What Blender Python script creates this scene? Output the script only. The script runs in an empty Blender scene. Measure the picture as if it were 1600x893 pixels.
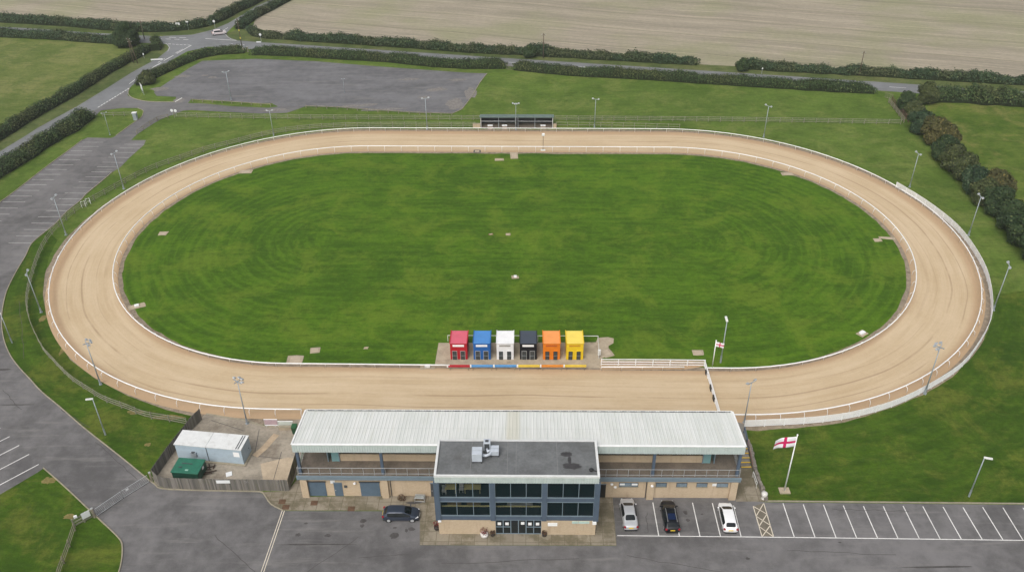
import bpy, bmesh, math, random
from mathutils import Vector, Matrix, noise as mnoise
R = random.Random(7)
SC = bpy.context.scene
COL = SC.collection
PI = math.pi

# ------------------------------------------------------------------ camera (solved from the parking bays and the lamp posts)
F, PITCH, ROLL, H = 1352.57, 0.585963, -0.0089458, 80.58
CX, CY = 800.0, 446.5
cam_d = bpy.data.cameras.new('camera'); cam = bpy.data.objects.new('camera', cam_d); COL.objects.link(cam)
cam_d.sensor_width = 36; cam_d.lens = 36 * F / 1600; cam_d.clip_end = 6000; cam_d.clip_start = .5
cam.matrix_world = Matrix.Translation((0, 0, H)) @ Matrix.Rotation(PI / 2 - PITCH, 4, 'X') @ Matrix.Rotation(ROLL, 4, 'Z')
SC.camera = cam

def at(px, py, z=0.0):
    """point of the place, at height z, seen at pixel px, py of the survey photograph"""
    u = (px - CX) / F; v = -(py - CY) / F
    c, s = math.cos(ROLL), math.sin(ROLL)
    u, v = c * u - s * v, s * u + c * v
    dy = math.cos(PITCH) + v * math.sin(PITCH); dz = -math.sin(PITCH) + v * math.cos(PITCH)
    t = (H - z) / -dz
    return Vector((u * t, dy * t, z))
def ats(pts, z=0.0): return [at(p[0], p[1], z) for p in pts]

# ------------------------------------------------------------------ object helpers
def tag(o, label=None, cat=None, group=None, kind=None):
    if label: o['label'] = label
    if cat: o['category'] = cat
    if group: o['group'] = group
    if kind: o['kind'] = kind
    return o
def thing(name, label, cat, loc=(0, 0, 0), rz=0.0, group=None):
    o = bpy.data.objects.new(name, None); COL.objects.link(o); o.empty_display_size = .3
    o.location = loc; o.rotation_euler = (0, 0, rz)
    return tag(o, label, cat, group)
KIDS = {}
def adopt(o, parent):
    if parent is not None:
        o.parent = parent; KIDS.setdefault(parent.name, []).append(o)
    return o
def copy_tree(o, parent=None):
    c = o.copy(); COL.objects.link(c)
    if parent is not None: adopt(c, parent)
    for ch in KIDS.get(o.name, []): copy_tree(ch, c)
    return c
class MB:
    def __init__(s): s.v = []; s.f = []
    def add(s, vs, fs):
        n = len(s.v); s.v += [tuple(p) for p in vs]; s.f += [tuple(i + n for i in f) for f in fs]; return s
    def box(s, cx, cy, cz, sx, sy, sz, rz=0.0, m=None):
        vs = []
        c, sn = math.cos(rz), math.sin(rz)
        for dz in (-.5, .5):
            for dx, dy in ((-.5, -.5), (.5, -.5), (.5, .5), (-.5, .5)):
                x, y = dx * sx, dy * sy
                p = Vector((cx + c * x - sn * y, cy + sn * x + c * y, cz + dz * sz))
                vs.append(m @ p if m else p)
        return s.add(vs, [(3, 2, 1, 0), (4, 5, 6, 7), (0, 1, 5, 4), (1, 2, 6, 5), (2, 3, 7, 6), (3, 0, 4, 7)])
    def b2(s, x0, x1, y0, y1, z0, z1): return s.box((x0 + x1) / 2, (y0 + y1) / 2, (z0 + z1) / 2, abs(x1 - x0), abs(y1 - y0), abs(z1 - z0))
    def quad(s, a, b, c, d): return s.add([a, b, c, d], [(0, 1, 2, 3)])
    def poly(s, pts): return s.add(pts, [tuple(range(len(pts)))])
    def tube(s, path, r, n=6, closed=False, r2=None, cap=True):
        path = [Vector(p) for p in path]; k = len(path); rings = []
        for i, p in enumerate(path):
            if closed: d = path[(i + 1) % k] - path[i - 1]
            else: d = path[min(i + 1, k - 1)] - path[max(i - 1, 0)]
            if d.length < 1e-6: d = Vector((0, 0, 1))
            d.normalize()
            a = d.cross(Vector((0, 0, 1)))
            if a.length < .05: a = d.cross(Vector((1, 0, 0)))
            a.normalize(); b = a.cross(d)
            rr = r if r2 is None else r + (r2 - r) * i / max(1, k - 1)
            rings.append([p + (a * math.cos(2 * PI * j / n) + b * math.sin(2 * PI * j / n)) * rr for j in range(n)])
        vs = [q for rg in rings for q in rg]; fs = []
        for i in range(k if closed else k - 1):
            for j in range(n):
                a0 = i * n + j; a1 = i * n + (j + 1) % n; b0 = ((i + 1) % k) * n + j; b1 = ((i + 1) % k) * n + (j + 1) % n
                fs.append((a0, a1, b1, b0))
        if cap and not closed: fs += [tuple(range(n))[::-1], tuple((k - 1) * n + j for j in range(n))]
        return s.add(vs, fs)
    def bar(s, path, w, h, closed=False):
        """rectangular section swept along a path (w sideways, h upwards, centred)"""
        path = [Vector(p) for p in path]; k = len(path); vs = []; fs = []
        for i, p in enumerate(path):
            d = (path[(i + 1) % k] - path[i - 1]) if closed else (path[min(i + 1, k - 1)] - path[max(i - 1, 0)])
            d.z = 0; d.normalize(); a = Vector((-d.y, d.x, 0)) * (w / 2); u = Vector((0, 0, h / 2))
            vs += [p - a - u, p + a - u, p + a + u, p - a + u]
        for i in range(k if closed else k - 1):
            a = i * 4; b = ((i + 1) % k) * 4
            for j in range(4): fs.append((a + j, a + (j + 1) % 4, b + (j + 1) % 4, b + j))
        if not closed: fs += [(3, 2, 1, 0), (4 * k - 4, 4 * k - 3, 4 * k - 2, 4 * k - 1)]
        return s.add(vs, fs)
    def prism(s, pts, z0, z1):
        n = len(pts)
        vs = [(p[0], p[1], z0) for p in pts] + [(p[0], p[1], z1) for p in pts]
        return s.add(vs, [tuple(range(n))[::-1], tuple(range(n, 2 * n))] + [(i, (i + 1) % n, n + (i + 1) % n, n + i) for i in range(n)])
    def lathe(s, prof, n=12, c=(0, 0, 0)):
        vs = []; fs = []; k = len(prof)
        for r, z in prof:
            for j in range(n): vs.append((c[0] + r * math.cos(2 * PI * j / n), c[1] + r * math.sin(2 * PI * j / n), c[2] + z))
        for i in range(k - 1):
            for j in range(n): fs.append((i * n + j, i * n + (j + 1) % n, (i + 1) * n + (j + 1) % n, (i + 1) * n + j))
        fs += [tuple(range(n))[::-1], tuple((k - 1) * n + j for j in range(n))]
        return s.add(vs, fs)
    def build(s, name, mat, parent=None, smooth=False, bevel=0.0):
        me = bpy.data.meshes.new(name); me.from_pydata(s.v, [], s.f); me.update()
        bm = bmesh.new(); bm.from_mesh(me)
        bmesh.ops.recalc_face_normals(bm, faces=bm.faces)
        bm.to_mesh(me); bm.free()
        if smooth: me.polygons.foreach_set('use_smooth', [True] * len(me.polygons))
        me.materials.append(mat)
        o = bpy.data.objects.new(name, me); COL.objects.link(o)
        if bevel:
            md = o.modifiers.new('bevel', 'BEVEL'); md.width = bevel; md.segments = 2; md.limit_method = 'ANGLE'
        return adopt(o, parent)

def catmull(pts, n=6, closed=False):
    pts = [Vector(p) for p in pts]; k = len(pts); out = []
    for i in range(k if closed else k - 1):
        p1, p2 = pts[i], pts[(i + 1) % k]
        p0 = pts[i - 1] if (i > 0 or closed) else p1 * 2 - p2
        p3 = pts[(i + 2) % k] if (i + 2 < k or closed) else p2 * 2 - p1
        for j in range(n):
            t = j / n
            out.append(.5 * ((2 * p1) + (p2 - p0) * t + (2 * p0 - 5 * p1 + 4 * p2 - p3) * t * t + (3 * p1 - p0 - 3 * p2 + p3) * t ** 3))
    if not closed: out.append(pts[-1])
    return out
def resample(pts, step, closed=False):
    """(point, direction) every ~step metres along a polyline, both ends included"""
    pts = [Vector(p) for p in pts]
    if closed: pts = pts + [pts[0]]
    L = [0]
    for a, b in zip(pts, pts[1:]): L.append(L[-1] + (b - a).length)
    n = max(1, round(L[-1] / step)); out = []; i = 0
    for k in range(n if closed else n + 1):
        s = L[-1] * k / n
        while i < len(pts) - 2 and L[i + 1] < s: i += 1
        t = (s - L[i]) / max(1e-6, L[i + 1] - L[i])
        out.append((pts[i].lerp(pts[i + 1], t), (pts[i + 1] - pts[i]).normalized()))
    return out

# ------------------------------------------------------------------ materials
def srgb(r, g, b):
    f = lambda c: (c / 255 / 12.92) if c <= 10 else ((c / 255 + .055) / 1.055) ** 2.4
    return (f(r), f(g), f(b))
class NT:
    """small node writer"""
    def __init__(s, name):
        s.m = bpy.data.materials.new(name); s.m.use_nodes = True; s.t = s.m.node_tree
        s.b = s.t.nodes['Principled BSDF']
    def n(s, typ, **kw):
        nd = s.t.nodes.new(typ)
        for k, v in kw.items():
            if k in nd.inputs: s.put(nd.inputs[k], v)
            else: setattr(nd, k, v)
        return nd
    def put(s, inp, v):
        if isinstance(v, bpy.types.NodeSocket): s.t.links.new(v, inp)
        elif isinstance(v, (tuple, list)) and len(v) == 3 and inp.type == 'RGBA': inp.default_value = (*v, 1)
        else: inp.default_value = v
    def math(s, op, a, b=0.0, c=None, clamp=False):
        nd = s.t.nodes.new('ShaderNodeMath'); nd.operation = op; nd.use_clamp = clamp
        s.put(nd.inputs[0], a); s.put(nd.inputs[1], b)
        if c is not None: s.put(nd.inputs[2], c)
        return nd.outputs[0]
    def mix(s, fac, a, b, blend='MIX'):
        nd = s.t.nodes.new('ShaderNodeMix'); nd.data_type = 'RGBA'; nd.blend_type = blend
        s.put(nd.inputs[0], fac); s.put(nd.inputs[6], a); s.put(nd.inputs[7], b); return nd.outputs[2]
    def ramp(s, v, lo, hi):
        nd = s.t.nodes.new('ShaderNodeMapRange'); nd.interpolation_type = 'SMOOTHSTEP'
        s.put(nd.inputs[0], v); nd.inputs[1].default_value = lo; nd.inputs[2].default_value = hi; return nd.outputs[0]
    def noise(s, vec, scale, detail=4, rough=.55, dist=0.0):
        nd = s.t.nodes.new('ShaderNodeTexNoise'); s.put(nd.inputs['Vector'], vec)
        nd.inputs['Scale'].default_value = scale; nd.inputs['Detail'].default_value = detail
        nd.inputs['Roughness'].default_value = rough; nd.inputs['Distortion'].default_value = dist
        return nd.outputs['Fac']
    def vec(s, x, y, z=0.0):
        nd = s.t.nodes.new('ShaderNodeCombineXYZ'); s.put(nd.inputs[0], x); s.put(nd.inputs[1], y); s.put(nd.inputs[2], z); return nd.outputs[0]
    def sep(s, v):
        nd = s.t.nodes.new('ShaderNodeSeparateXYZ'); s.put(nd.inputs[0], v); return nd.outputs
    def pos(s): return s.n('ShaderNodeNewGeometry').outputs['Position']
    def obj(s): return s.n('ShaderNodeTexCoord').outputs['Object']
    def mapv(s, v, scale=(1, 1, 1), rot=0.0, loc=(0, 0, 0)):
        nd = s.t.nodes.new('ShaderNodeMapping'); s.put(nd.inputs[0], v); nd.inputs['Scale'].default_value = scale
        nd.inputs['Rotation'].default_value = (0, 0, rot); nd.inputs['Location'].default_value = loc; return nd.outputs[0]
    def bump(s, h, strength=.3, dist=.05):
        nd = s.t.nodes.new('ShaderNodeBump'); s.put(nd.inputs['Height'], h); nd.inputs['Strength'].default_value = strength
        nd.inputs['Distance'].default_value = dist; s.t.links.new(nd.outputs[0], s.b.inputs['Normal'])
    def out(s, col, rough=.8, spec=.3, metal=0.0):
        s.put(s.b.inputs['Base Color'], col); s.put(s.b.inputs['Roughness'], rough)
        s.b.inputs['Specular IOR Level'].default_value = spec; s.b.inputs['Metallic'].default_value = metal
        return s.m
TX, TY, TA, TL, RO, RI = 0.07, 136.86, -0.031, 32.5, 48.05, 38.1     # the oval: centre, turn, half straight, rail radii
def oval(nt, p):
    """(s, d): run along the oval and distance from its spine"""
    x, y, z = nt.sep(nt.mapv(p, loc=(0, 0, 0)))
    c, sn = math.cos(-TA), math.sin(-TA)
    dx = nt.math('SUBTRACT', x, TX); dy = nt.math('SUBTRACT', y, TY)
    lx = nt.math('SUBTRACT', nt.math('MULTIPLY', dx, c), nt.math('MULTIPLY', dy, sn))
    ly = nt.math('ADD', nt.math('MULTIPLY', dx, sn), nt.math('MULTIPLY', dy, c))
    ax = nt.math('ABSOLUTE', lx); ex = nt.math('MAXIMUM', nt.math('SUBTRACT', ax, TL), 0.0)
    d = nt.math('SQRT', nt.math('ADD', nt.math('MULTIPLY', ex, ex), nt.math('MULTIPLY', ly, ly)))
    th = nt.math('ARCTAN2', ex, nt.math('ABSOLUTE', ly))
    s_ = nt.math('ADD', nt.math('MINIMUM', ax, TL), nt.math('MULTIPLY', th, 40.0))
    s_ = nt.math('MULTIPLY', s_, nt.math('SIGN', lx))
    return s_, d, lx, ly

def plain(name, col, rough=.6, spec=.4, metal=0.0, var=.12, scale=1.5, world=False, dirt=None):
    nt = NT(name); v = nt.pos() if world else nt.obj()
    n1 = nt.noise(v, scale, 5, .6); n2 = nt.noise(v, scale * 7, 3)
    f = nt.math('ADD', nt.math('MULTIPLY', n1, .65), nt.math('MULTIPLY', n2, .35))
    lo = tuple(c * (1 - var) for c in col); hi = tuple(min(1, c * (1 + var)) for c in col)
    c = nt.mix(nt.ramp(f, .3, .7), lo, hi)
    if dirt: c = nt.mix(nt.math('MULTIPLY', nt.ramp(nt.noise(v, scale * .6, 6, .65), .52, .75), dirt[1]), c, dirt[0])
    nt.bump(n2, .15, .02)
    return nt.out(c, rough, spec, metal)

def grass(name, dark, mid, pale, oval_w=0.0, fine=1.0, streak=0.0, rot=0.0, pale_amt=.5, ring=0.0):
    nt = NT(name); p = nt.pos()
    big = nt.noise(p, .035, 5, .6); med = nt.noise(nt.mapv(p, (1, 1, 1), .5), .17, 6, .62); sm = nt.noise(p, 1.3, 5, .65)
    tuft = nt.noise(p, 4.5, 3, .6)
    a = nt.math('ADD', nt.math('MULTIPLY', big, .45), nt.math('MULTIPLY', med, .55))
    if oval_w or ring:
        s_, d, lx, ly = oval(nt, p)
        zz = nt.math('MULTIPLY', ly, .02)
        st = nt.noise(nt.vec(nt.math('MULTIPLY', s_, .035), nt.math('MULTIPLY', d, .62), zz), 1.0, 4, .6)
        st2 = nt.noise(nt.vec(nt.math('MULTIPLY', s_, .12), nt.math('MULTIPLY', d, 1.7), zz), 1.0, 3, .6)
        stt = nt.math('ADD', nt.math('MULTIPLY', st, .6), nt.math('MULTIPLY', st2, .4))
        a = nt.math('ADD', nt.math('MULTIPLY', a, 1 - oval_w), nt.math('MULTIPLY', stt, oval_w))
        if ring:
            w = nt.math('SINE', nt.math('MULTIPLY', nt.math('ADD', d, nt.math('MULTIPLY', st, .7)), 2 * PI / 1.75))
            endm = nt.ramp(nt.math('ABSOLUTE', lx), 26, 42)
            a = nt.math('ADD', a, nt.math('MULTIPLY', nt.math('MULTIPLY', w, nt.math('ADD', endm, .35)), nt.math('MULTIPLY', nt.ramp(st2, .35, .6), ring)))
    if streak:
        stw = nt.noise(nt.mapv(p, (.05, 1.1, 1), rot), 1.0, 4, .6)
        a = nt.math('ADD', nt.math('MULTIPLY', a, 1 - streak), nt.math('MULTIPLY', stw, streak))
    c = nt.mix(nt.ramp(a, .40, .61), dark, mid)
    pm = nt.noise(nt.mapv(p, (1, 1, 1), .3, (40, 9, 0)), .11, 8, .72, .5)
    c = nt.mix(nt.math('MULTIPLY', nt.ramp(pm, .47, .63), pale_amt), c, pale)
    sc = nt.noise(nt.mapv(p, (.32, 1.0, 1), .12, (3, 71, 0)), .9, 5, .7)
    c = nt.mix(nt.math('MULTIPLY', nt.ramp(sc, .5, .70), .30), c, pale)
    c = nt.mix(nt.math('MULTIPLY', nt.ramp(sc, .5, .34), .38), c, tuple(q * .62 for q in dark))
    k = nt.math('ADD', 1 - .92 * fine, nt.math('MULTIPLY', nt.math('ADD', nt.math('MULTIPLY', sm, .5), nt.math('ADD', nt.math('MULTIPLY', tuft, .3), nt.math('MULTIPLY', nt.noise(p, 2.3, 4, .75), .25))), 1.75 * fine))
    c = nt.mix(1.0, c, nt.vec(k, k, k), 'MULTIPLY')
    nt.bump(nt.math('ADD', sm, nt.math('MULTIPLY', tuft, .6)), .5 * fine, .12)
    return nt.out(c, .95, .1)

def asphalt(name, base, warm=(1.03, 1.0, 1.02), patch=.25, sy=1.0, rot=0.0, streaks=0.0):
    nt = NT(name); p = nt.pos()
    big = nt.noise(nt.mapv(p, (1, sy, 1), rot), .07, 5, .62, .3); med = nt.noise(p, .55, 6, .65); fi = nt.noise(p, 7, 3, .7)
    f = nt.math('ADD', nt.math('MULTIPLY', big, .55), nt.math('ADD', nt.math('MULTIPLY', med, .35), nt.math('MULTIPLY', fi, .1)))
    lo = tuple(base * (1 - patch) * w for w in warm); hi = tuple(base * (1 + patch) * w for w in warm)
    c = nt.mix(nt.ramp(f, .36, .64), lo, hi)
    if streaks:
        sk = nt.noise(nt.mapv(p, (.09, .9, 1), streaks, (5, 0, 0)), 1.0, 5, .65)
        c = nt.mix(nt.math('MULTIPLY', nt.ramp(sk, .52, .72), .45), c, tuple(base * 1.75 * w for w in (1.05, 1.0, .95)))
    sp = nt.ramp(nt.noise(nt.mapv(p, (1, 1, 1), 0, (7, 3, 0)), .42, 6, .72, .6), .66, .78)
    c = nt.mix(nt.math('MULTIPLY', sp, .16), c, tuple(base * .45 for _ in range(3)))
    nt.bump(fi, .25, .02)
    return nt.out(c, .85, .25)

M = {}
M['ground_grass'] = grass('outfield_grass', (.058, .100, .014), (.094, .148, .024), (.142, .172, .042), oval_w=.3, pale_amt=.65)
M['infield'] = grass('mown_infield_grass', (.036, .084, .005), (.070, .140, .008), (.114, .166, .016), oval_w=.45, ring=.034, pale_amt=.55, fine=1.0)
M['pasture'] = grass('rough_pasture', (.075, .110, .022), (.125, .152, .040), (.19, .19, .07), pale_amt=.6)
M['pasture_east'] = grass('green_pasture', (.050, .092, .010), (.098, .138, .022), (.17, .165, .05), pale_amt=.65)
M['verge'] = grass('verge_grass', (.055, .080, .022), (.095, .120, .040), (.15, .15, .06), pale_amt=.5)
M['lawn_near'] = grass('forecourt_lawn', (.028, .062, .005), (.054, .102, .008), (.118, .132, .022), oval_w=.42, pale_amt=.6)
def stubble():
    nt = NT('stubble_field'); p = nt.pos(); q = nt.mapv(p, (1, 1, 1), .295); x, y, z = nt.sep(q)
    wob = nt.math('MULTIPLY', nt.noise(p, .02, 2), 6.0); yy = nt.math('ADD', y, wob)
    band = nt.noise(nt.vec(nt.math('MULTIPLY', x, .006), nt.math('MULTIPLY', yy, .16), 0.0), 1.0, 5, .6)
    fine = nt.noise(nt.vec(nt.math('MULTIPLY', x, .06), nt.math('MULTIPLY', yy, 1.3), 0.0), 1.0, 5, .65); big = nt.noise(p, .018, 4, .6); sm = nt.noise(p, .8, 5, .7)
    c = nt.mix(nt.ramp(nt.math('ADD', nt.math('MULTIPLY', band, .5), nt.math('MULTIPLY', fine, .5)), .38, .62), (.225, .198, .152), (.335, .292, .222))
    c = nt.mix(nt.math('MULTIPLY', nt.ramp(big, .46, .62), .55), c, (.215, .225, .115))
    tr = nt.math('SUBTRACT', 1.0, nt.ramp(nt.math('ABSOLUTE', nt.math('SUBTRACT', nt.math('FRACT', nt.math('DIVIDE', yy, 17.0)), .5)), .0, .05))
    c = nt.mix(nt.math('MULTIPLY', nt.math('MULTIPLY', tr, nt.ramp(fine, .35, .6)), .75), c, (.16, .15, .095))
    tl = nt.math('SUBTRACT', 1.0, nt.ramp(nt.math('ABSOLUTE', nt.math('SUBTRACT', nt.math('FRACT', nt.math('DIVIDE', yy, 6.1)), .3)), .0, .09))
    c = nt.mix(nt.math('MULTIPLY', nt.math('MULTIPLY', tl, nt.ramp(fine, .42, .6)), .5), c, (.46, .40, .30))
    k = nt.math('ADD', .72, nt.math('MULTIPLY', sm, .56)); c = nt.mix(1.0, c, nt.vec(k, k, k), 'MULTIPLY')
    return nt.out(c, .95, .1)
M['stubble'] = stubble()
M['asphalt'] = asphalt('car_park_asphalt', .125, (1.02, .995, 1.0), .22, 1.0, 0.0, .9)
M['forecourt'] = asphalt('forecourt_asphalt', 0.122, (1.035, .995, .995), .34, 1.0, 0.0, .02)
M['road'] = asphalt('road_asphalt', .165, (.97, 1.0, 1.03), .15)
M['gravel_lot'] = asphalt('overflow_gravel', .128, (1.0, .99, 1.03), .26, 2.0, .1, .06)
M['paint'] = plain('road_paint', (.66, .65, .63), .7, .2, var=.15, scale=.8, world=True)
M['faded_paint'] = plain('faded_road_paint', (.40, .39, .38), .8, .2, var=.2, scale=.6, world=True)
M['cream_paint'] = plain('cream_bay_paint', (.60, .54, .44), .8, .2, var=.15, world=True)
M['concrete'] = plain('yard_concrete', (.285, .25, .20), .9, .2, var=.3, scale=.35, world=True, dirt=((.13, .10, .075), .75))
M['pad'] = plain('pad_concrete', (.36, .30, .22), .9, .2, var=.2, scale=.7, world=True, dirt=((.17, .13, .09), .6))
M['kerb'] = plain('kerb_stone', (.28, .25, .185), .9, .2, var=.2, world=True)
M['stain'] = plain('oil_stain', (.065, .060, .058), .8, .3, var=.3, world=True)
M['soil'] = plain('bare_soil', (.17, .105, .06), .95, .1, var=.35, scale=.8, world=True)
M['worn_turf'] = plain('worn_turf', (.175, .145, .055), .95, .1, var=.35, scale=1.5, world=True)
M['gravel'] = plain('track_edge_gravel', (.24, .195, .145), .95, .1, var=.35, scale=1.2, world=True, dirt=((.12, .09, .06), .8))
def sand():
    nt = NT('track_sand'); p = nt.pos(); s_, d, lx, ly = oval(nt, p)
    zz = nt.math('MULTIPLY', ly, .02)
    a = nt.noise(nt.vec(nt.math('MULTIPLY', s_, .05), nt.math('MULTIPLY', d, .9), zz), 1.0, 5, .6)
    b = nt.noise(nt.vec(nt.math('MULTIPLY', s_, .2), nt.math('MULTIPLY', d, 4.0), zz), 1.0, 4, .6)
    g = nt.noise(p, .09, 4, .6); fi = nt.noise(p, 3.5, 4, .7)
    f = nt.math('ADD', nt.math('ADD', nt.math('MULTIPLY', a, .4), nt.math('MULTIPLY', b, .2)), nt.math('ADD', nt.math('MULTIPLY', g, .3), nt.math('MULTIPLY', fi, .1)))
    c = nt.mix(nt.ramp(f, .33, .67), (.438, .330, .203), (.538, .425, .288))
    # damp reddish borders next to both rails
    e = nt.math('MAXIMUM', nt.ramp(nt.math('ADD', d, nt.math('MULTIPLY', a, 1.2)), 46.9, 48.3), nt.math('SUBTRACT', 1.0, nt.ramp(nt.math('ADD', d, nt.math('MULTIPLY', a, 1.2)), 38.3, 39.6)))
    c = nt.mix(nt.math('MULTIPLY', e, .7), c, (.37, .245, .145))
    # wheel marks that follow the bends
    dd = nt.math('ADD', d, nt.math('MULTIPLY', nt.math('SUBTRACT', nt.noise(nt.vec(nt.math('MULTIPLY', s_, .03), zz, 0.0), 1.0, 2), .5), 2.6))
    for r0, wd, amt in ((43.5, .13, 1.0), (45.9, .09, .8), (41.2, .08, .4), (39.8, .2, .3)):
        k = nt.math('SUBTRACT', 1.0, nt.ramp(nt.math('ABSOLUTE', nt.math('SUBTRACT', dd, r0)), wd * .5, wd * 1.6))
        br = nt.ramp(nt.noise(nt.vec(nt.math('MULTIPLY', s_, .05), r0, zz), 1.0, 4, .7), .40, .56)
        c = nt.mix(nt.math('MULTIPLY', nt.math('MULTIPLY', k, br), amt * .55), c, (.25, .165, .095))
    # scuffs, mostly on the inside half
    sc = nt.ramp(nt.noise(nt.vec(nt.math('MULTIPLY', s_, .9), nt.math('MULTIPLY', d, 2.2), zz), 1.0, 5, .75), .64, .73)
    ins = nt.math('SUBTRACT', 1.0, nt.ramp(d, 40.5, 44.5))
    c = nt.mix(nt.math('MULTIPLY', sc, nt.math('ADD', .1, nt.math('MULTIPLY', ins, .4))), c, (.33, .21, .12))
    rk = nt.noise(nt.vec(nt.math('MULTIPLY', s_, .35), nt.math('MULTIPLY', d, 9.0), zz), 1.0, 3, .65); k = nt.math('ADD', .82, nt.math('MULTIPLY', nt.math('ADD', nt.math('MULTIPLY', rk, .3), nt.math('MULTIPLY', nt.noise(p, 1.6, 6, .8), .7)), .36))
    c = nt.mix(1.0, c, nt.vec(k, k, k), 'MULTIPLY')
    nt.bump(nt.math('ADD', fi, b), .25, .04)
    return nt.out(c, .95, .1)
M['sand'] = sand()
M['white'] = plain('white_paint', (.80, .80, .79), .45, .4, var=.05)
M['white_old'] = plain('weathered_white', (.66, .66, .63), .6, .3, var=.12)
M['wood'] = plain('weathered_timber', (.23, .205, .155), .9, .15, var=.35, scale=2.5)
M['wood_green'] = plain('lichened_rail', (.21, .21, .15), .9, .15, var=.35, scale=2.0)
M['pole'] = plain('galvanised_pole', (.33, .37, .40), .5, .5, .35, var=.15)
M['lamp'] = plain('lamp_housing', (.40, .42, .44), .4, .5, .2, var=.1)
M['black'] = plain('black_trim', (.012, .012, .013), .5, .4, var=.2)
M['dark_metal'] = plain('dark_metal', (.05, .055, .06), .5, .5, var=.2)
M['steel'] = plain('galvanised_steel', (.42, .43, .43), .45, .5, .4, var=.12)
M['roof_plain'] = plain('plain_roof_sheet', (.60, .63, .59), .5, .4, var=.07, scale=.35, dirt=((.47, .48, .40), .45))
def roofmat():
    nt = NT('white_roof_sheet'); v = nt.obj(); x, y, z = nt.sep(v)
    n1 = nt.noise(nt.vec(nt.math('MULTIPLY', x, .9), nt.math('MULTIPLY', y, .07), 0.0), 1.0, 5, .65); n2 = nt.noise(v, .5, 5, .6); n3 = nt.noise(nt.vec(nt.math('MULTIPLY', x, 3.0), nt.math('MULTIPLY', y, .2), 3.0), 1.0, 4, .6)
    c = nt.mix(nt.ramp(n1, .35, .65), (.58, .60, .57), (.655, .665, .64)); c = nt.mix(nt.math('MULTIPLY', nt.ramp(n3, .52, .72), .35), c, (.50, .50, .42)); c = nt.mix(nt.math('MULTIPLY', nt.ramp(n2, .52, .7), .3), c, (.55, .565, .51))
    md = nt.math('SUBTRACT', 1.0, nt.ramp(nt.math('ABSOLUTE', nt.math('ADD', x, .6)), .5, 1.1)); c = nt.mix(nt.math('MULTIPLY', md, .55), c, (.52, .50, .39))
    lap = nt.math('SUBTRACT', 1.0, nt.ramp(nt.math('ABSOLUTE', nt.math('SUBTRACT', y, 3.4)), .0, .09)); c = nt.mix(nt.math('MULTIPLY', lap, .3), c, (.40, .41, .38))
    return nt.out(c, .5, .4)
M['roof_white'] = roofmat()
def paving():
    nt = NT('apron_paving'); p = nt.mapv(nt.pos(), (1, 1, 1), .02)
    br = nt.n('ShaderNodeTexBrick', Scale=1.0); nt.put(br.inputs['Vector'], p); br.offset = 0
    br.inputs['Color1'].default_value = (.22, .19, .145, 1); br.inputs['Color2'].default_value = (.27, .235, .18, 1); br.inputs['Mortar'].default_value = (.13, .115, .08, 1)
    br.inputs['Brick Width'].default_value = 1.5; br.inputs['Row Height'].default_value = 1.5; br.inputs['Mortar Size'].default_value = .035
    n1 = nt.noise(p, .35, 6, .68); n2 = nt.noise(p, 1.7, 5, .65)
    c = nt.mix(nt.math('MULTIPLY', nt.ramp(n1, .42, .60), .8), br.outputs['Color'], (.11, .095, .058)); c = nt.mix(nt.math('MULTIPLY', nt.ramp(n2, .5, .72), .5), c, (.19, .165, .12))
    return nt.out(c, .9, .2)
M['paving'] = paving()
M['fascia'] = plain('pale_fascia', (.45, .51, .49), .5, .4, var=.08, dirt=((.33, .37, .34), .5))
M['felt'] = plain('grey_roof_felt', (.125, .130, .132), .75, .3, var=.25, scale=.5, dirt=((.075, .073, .07), .7))
M['damp'] = plain('damp_patch', (.042, .040, .041), .5, .4, var=.3)
def brick():
    nt = NT('buff_brick'); v = nt.obj(); x, y, z = nt.sep(v)
    br = nt.n('ShaderNodeTexBrick', Scale=1.0); nt.put(br.inputs['Vector'], nt.vec(nt.math('ADD', x, y), z, 0.0))
    br.inputs['Color1'].default_value = (.52, .412, .278, 1); br.inputs['Color2'].default_value = (.46, .352, .23, 1); br.inputs['Mortar'].default_value = (.40, .33, .26, 1)
    br.inputs['Brick Width'].default_value = .225; br.inputs['Row Height'].default_value = .075; br.inputs['Mortar Size'].default_value = .008
    n1 = nt.noise(v, .5, 5, .65); st = nt.noise(nt.vec(nt.math('MULTIPLY', x, 2.0), nt.math('MULTIPLY', y, 2.0), nt.math('MULTIPLY', z, .25)), 1.0, 5, .65)
    c = nt.mix(nt.math('MULTIPLY', nt.ramp(st, .5, .75), .45), br.outputs['Color'], (.27, .20, .13))
    c = nt.mix(nt.math('MULTIPLY', nt.ramp(n1, .5, .7), .3), c, (.57, .45, .33))
    return nt.out(c, .9, .2)
M['brick'] = brick()
M['blue_steel'] = plain('blue_grey_steel', (.072, .100, .140), .5, .4, var=.1)
M['pale_blue'] = plain('pale_blue_frame', (.165, .215, .25), .5, .4, var=.08)
M['shutter'] = plain('blue_grey_shutter', (.085, .125, .165), .55, .4, var=.12, scale=2)
M['deck'] = plain('deck_surface', (.15, .125, .10), .85, .2, var=.25, scale=.8, dirt=((.09, .08, .065), .6))
M['pale_yellow'] = plain('pale_yellow_wood', (.80, .72, .30), .6, .3, var=.1)
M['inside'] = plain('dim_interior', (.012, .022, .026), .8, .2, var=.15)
def glass(name, col, alpha, rough=.04):
    nt = NT(name); nt.out(col, rough, .6); nt.b.inputs['Alpha'].default_value = alpha; return nt.m
M['glass'] = glass('tinted_glazing', (.002, .014, .019), .36); M['glass'].node_tree.nodes['Principled BSDF'].inputs['Specular IOR Level'].default_value = .28
M['teal_glass'] = glass('teal_glass', (.20, .36, .37), .85, .12)
M['car_glass'] = glass('car_window', (.006, .009, .011), 1.0, .06); M['car_glass'].node_tree.nodes['Principled BSDF'].inputs['Specular IOR Level'].default_value = .3
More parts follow.
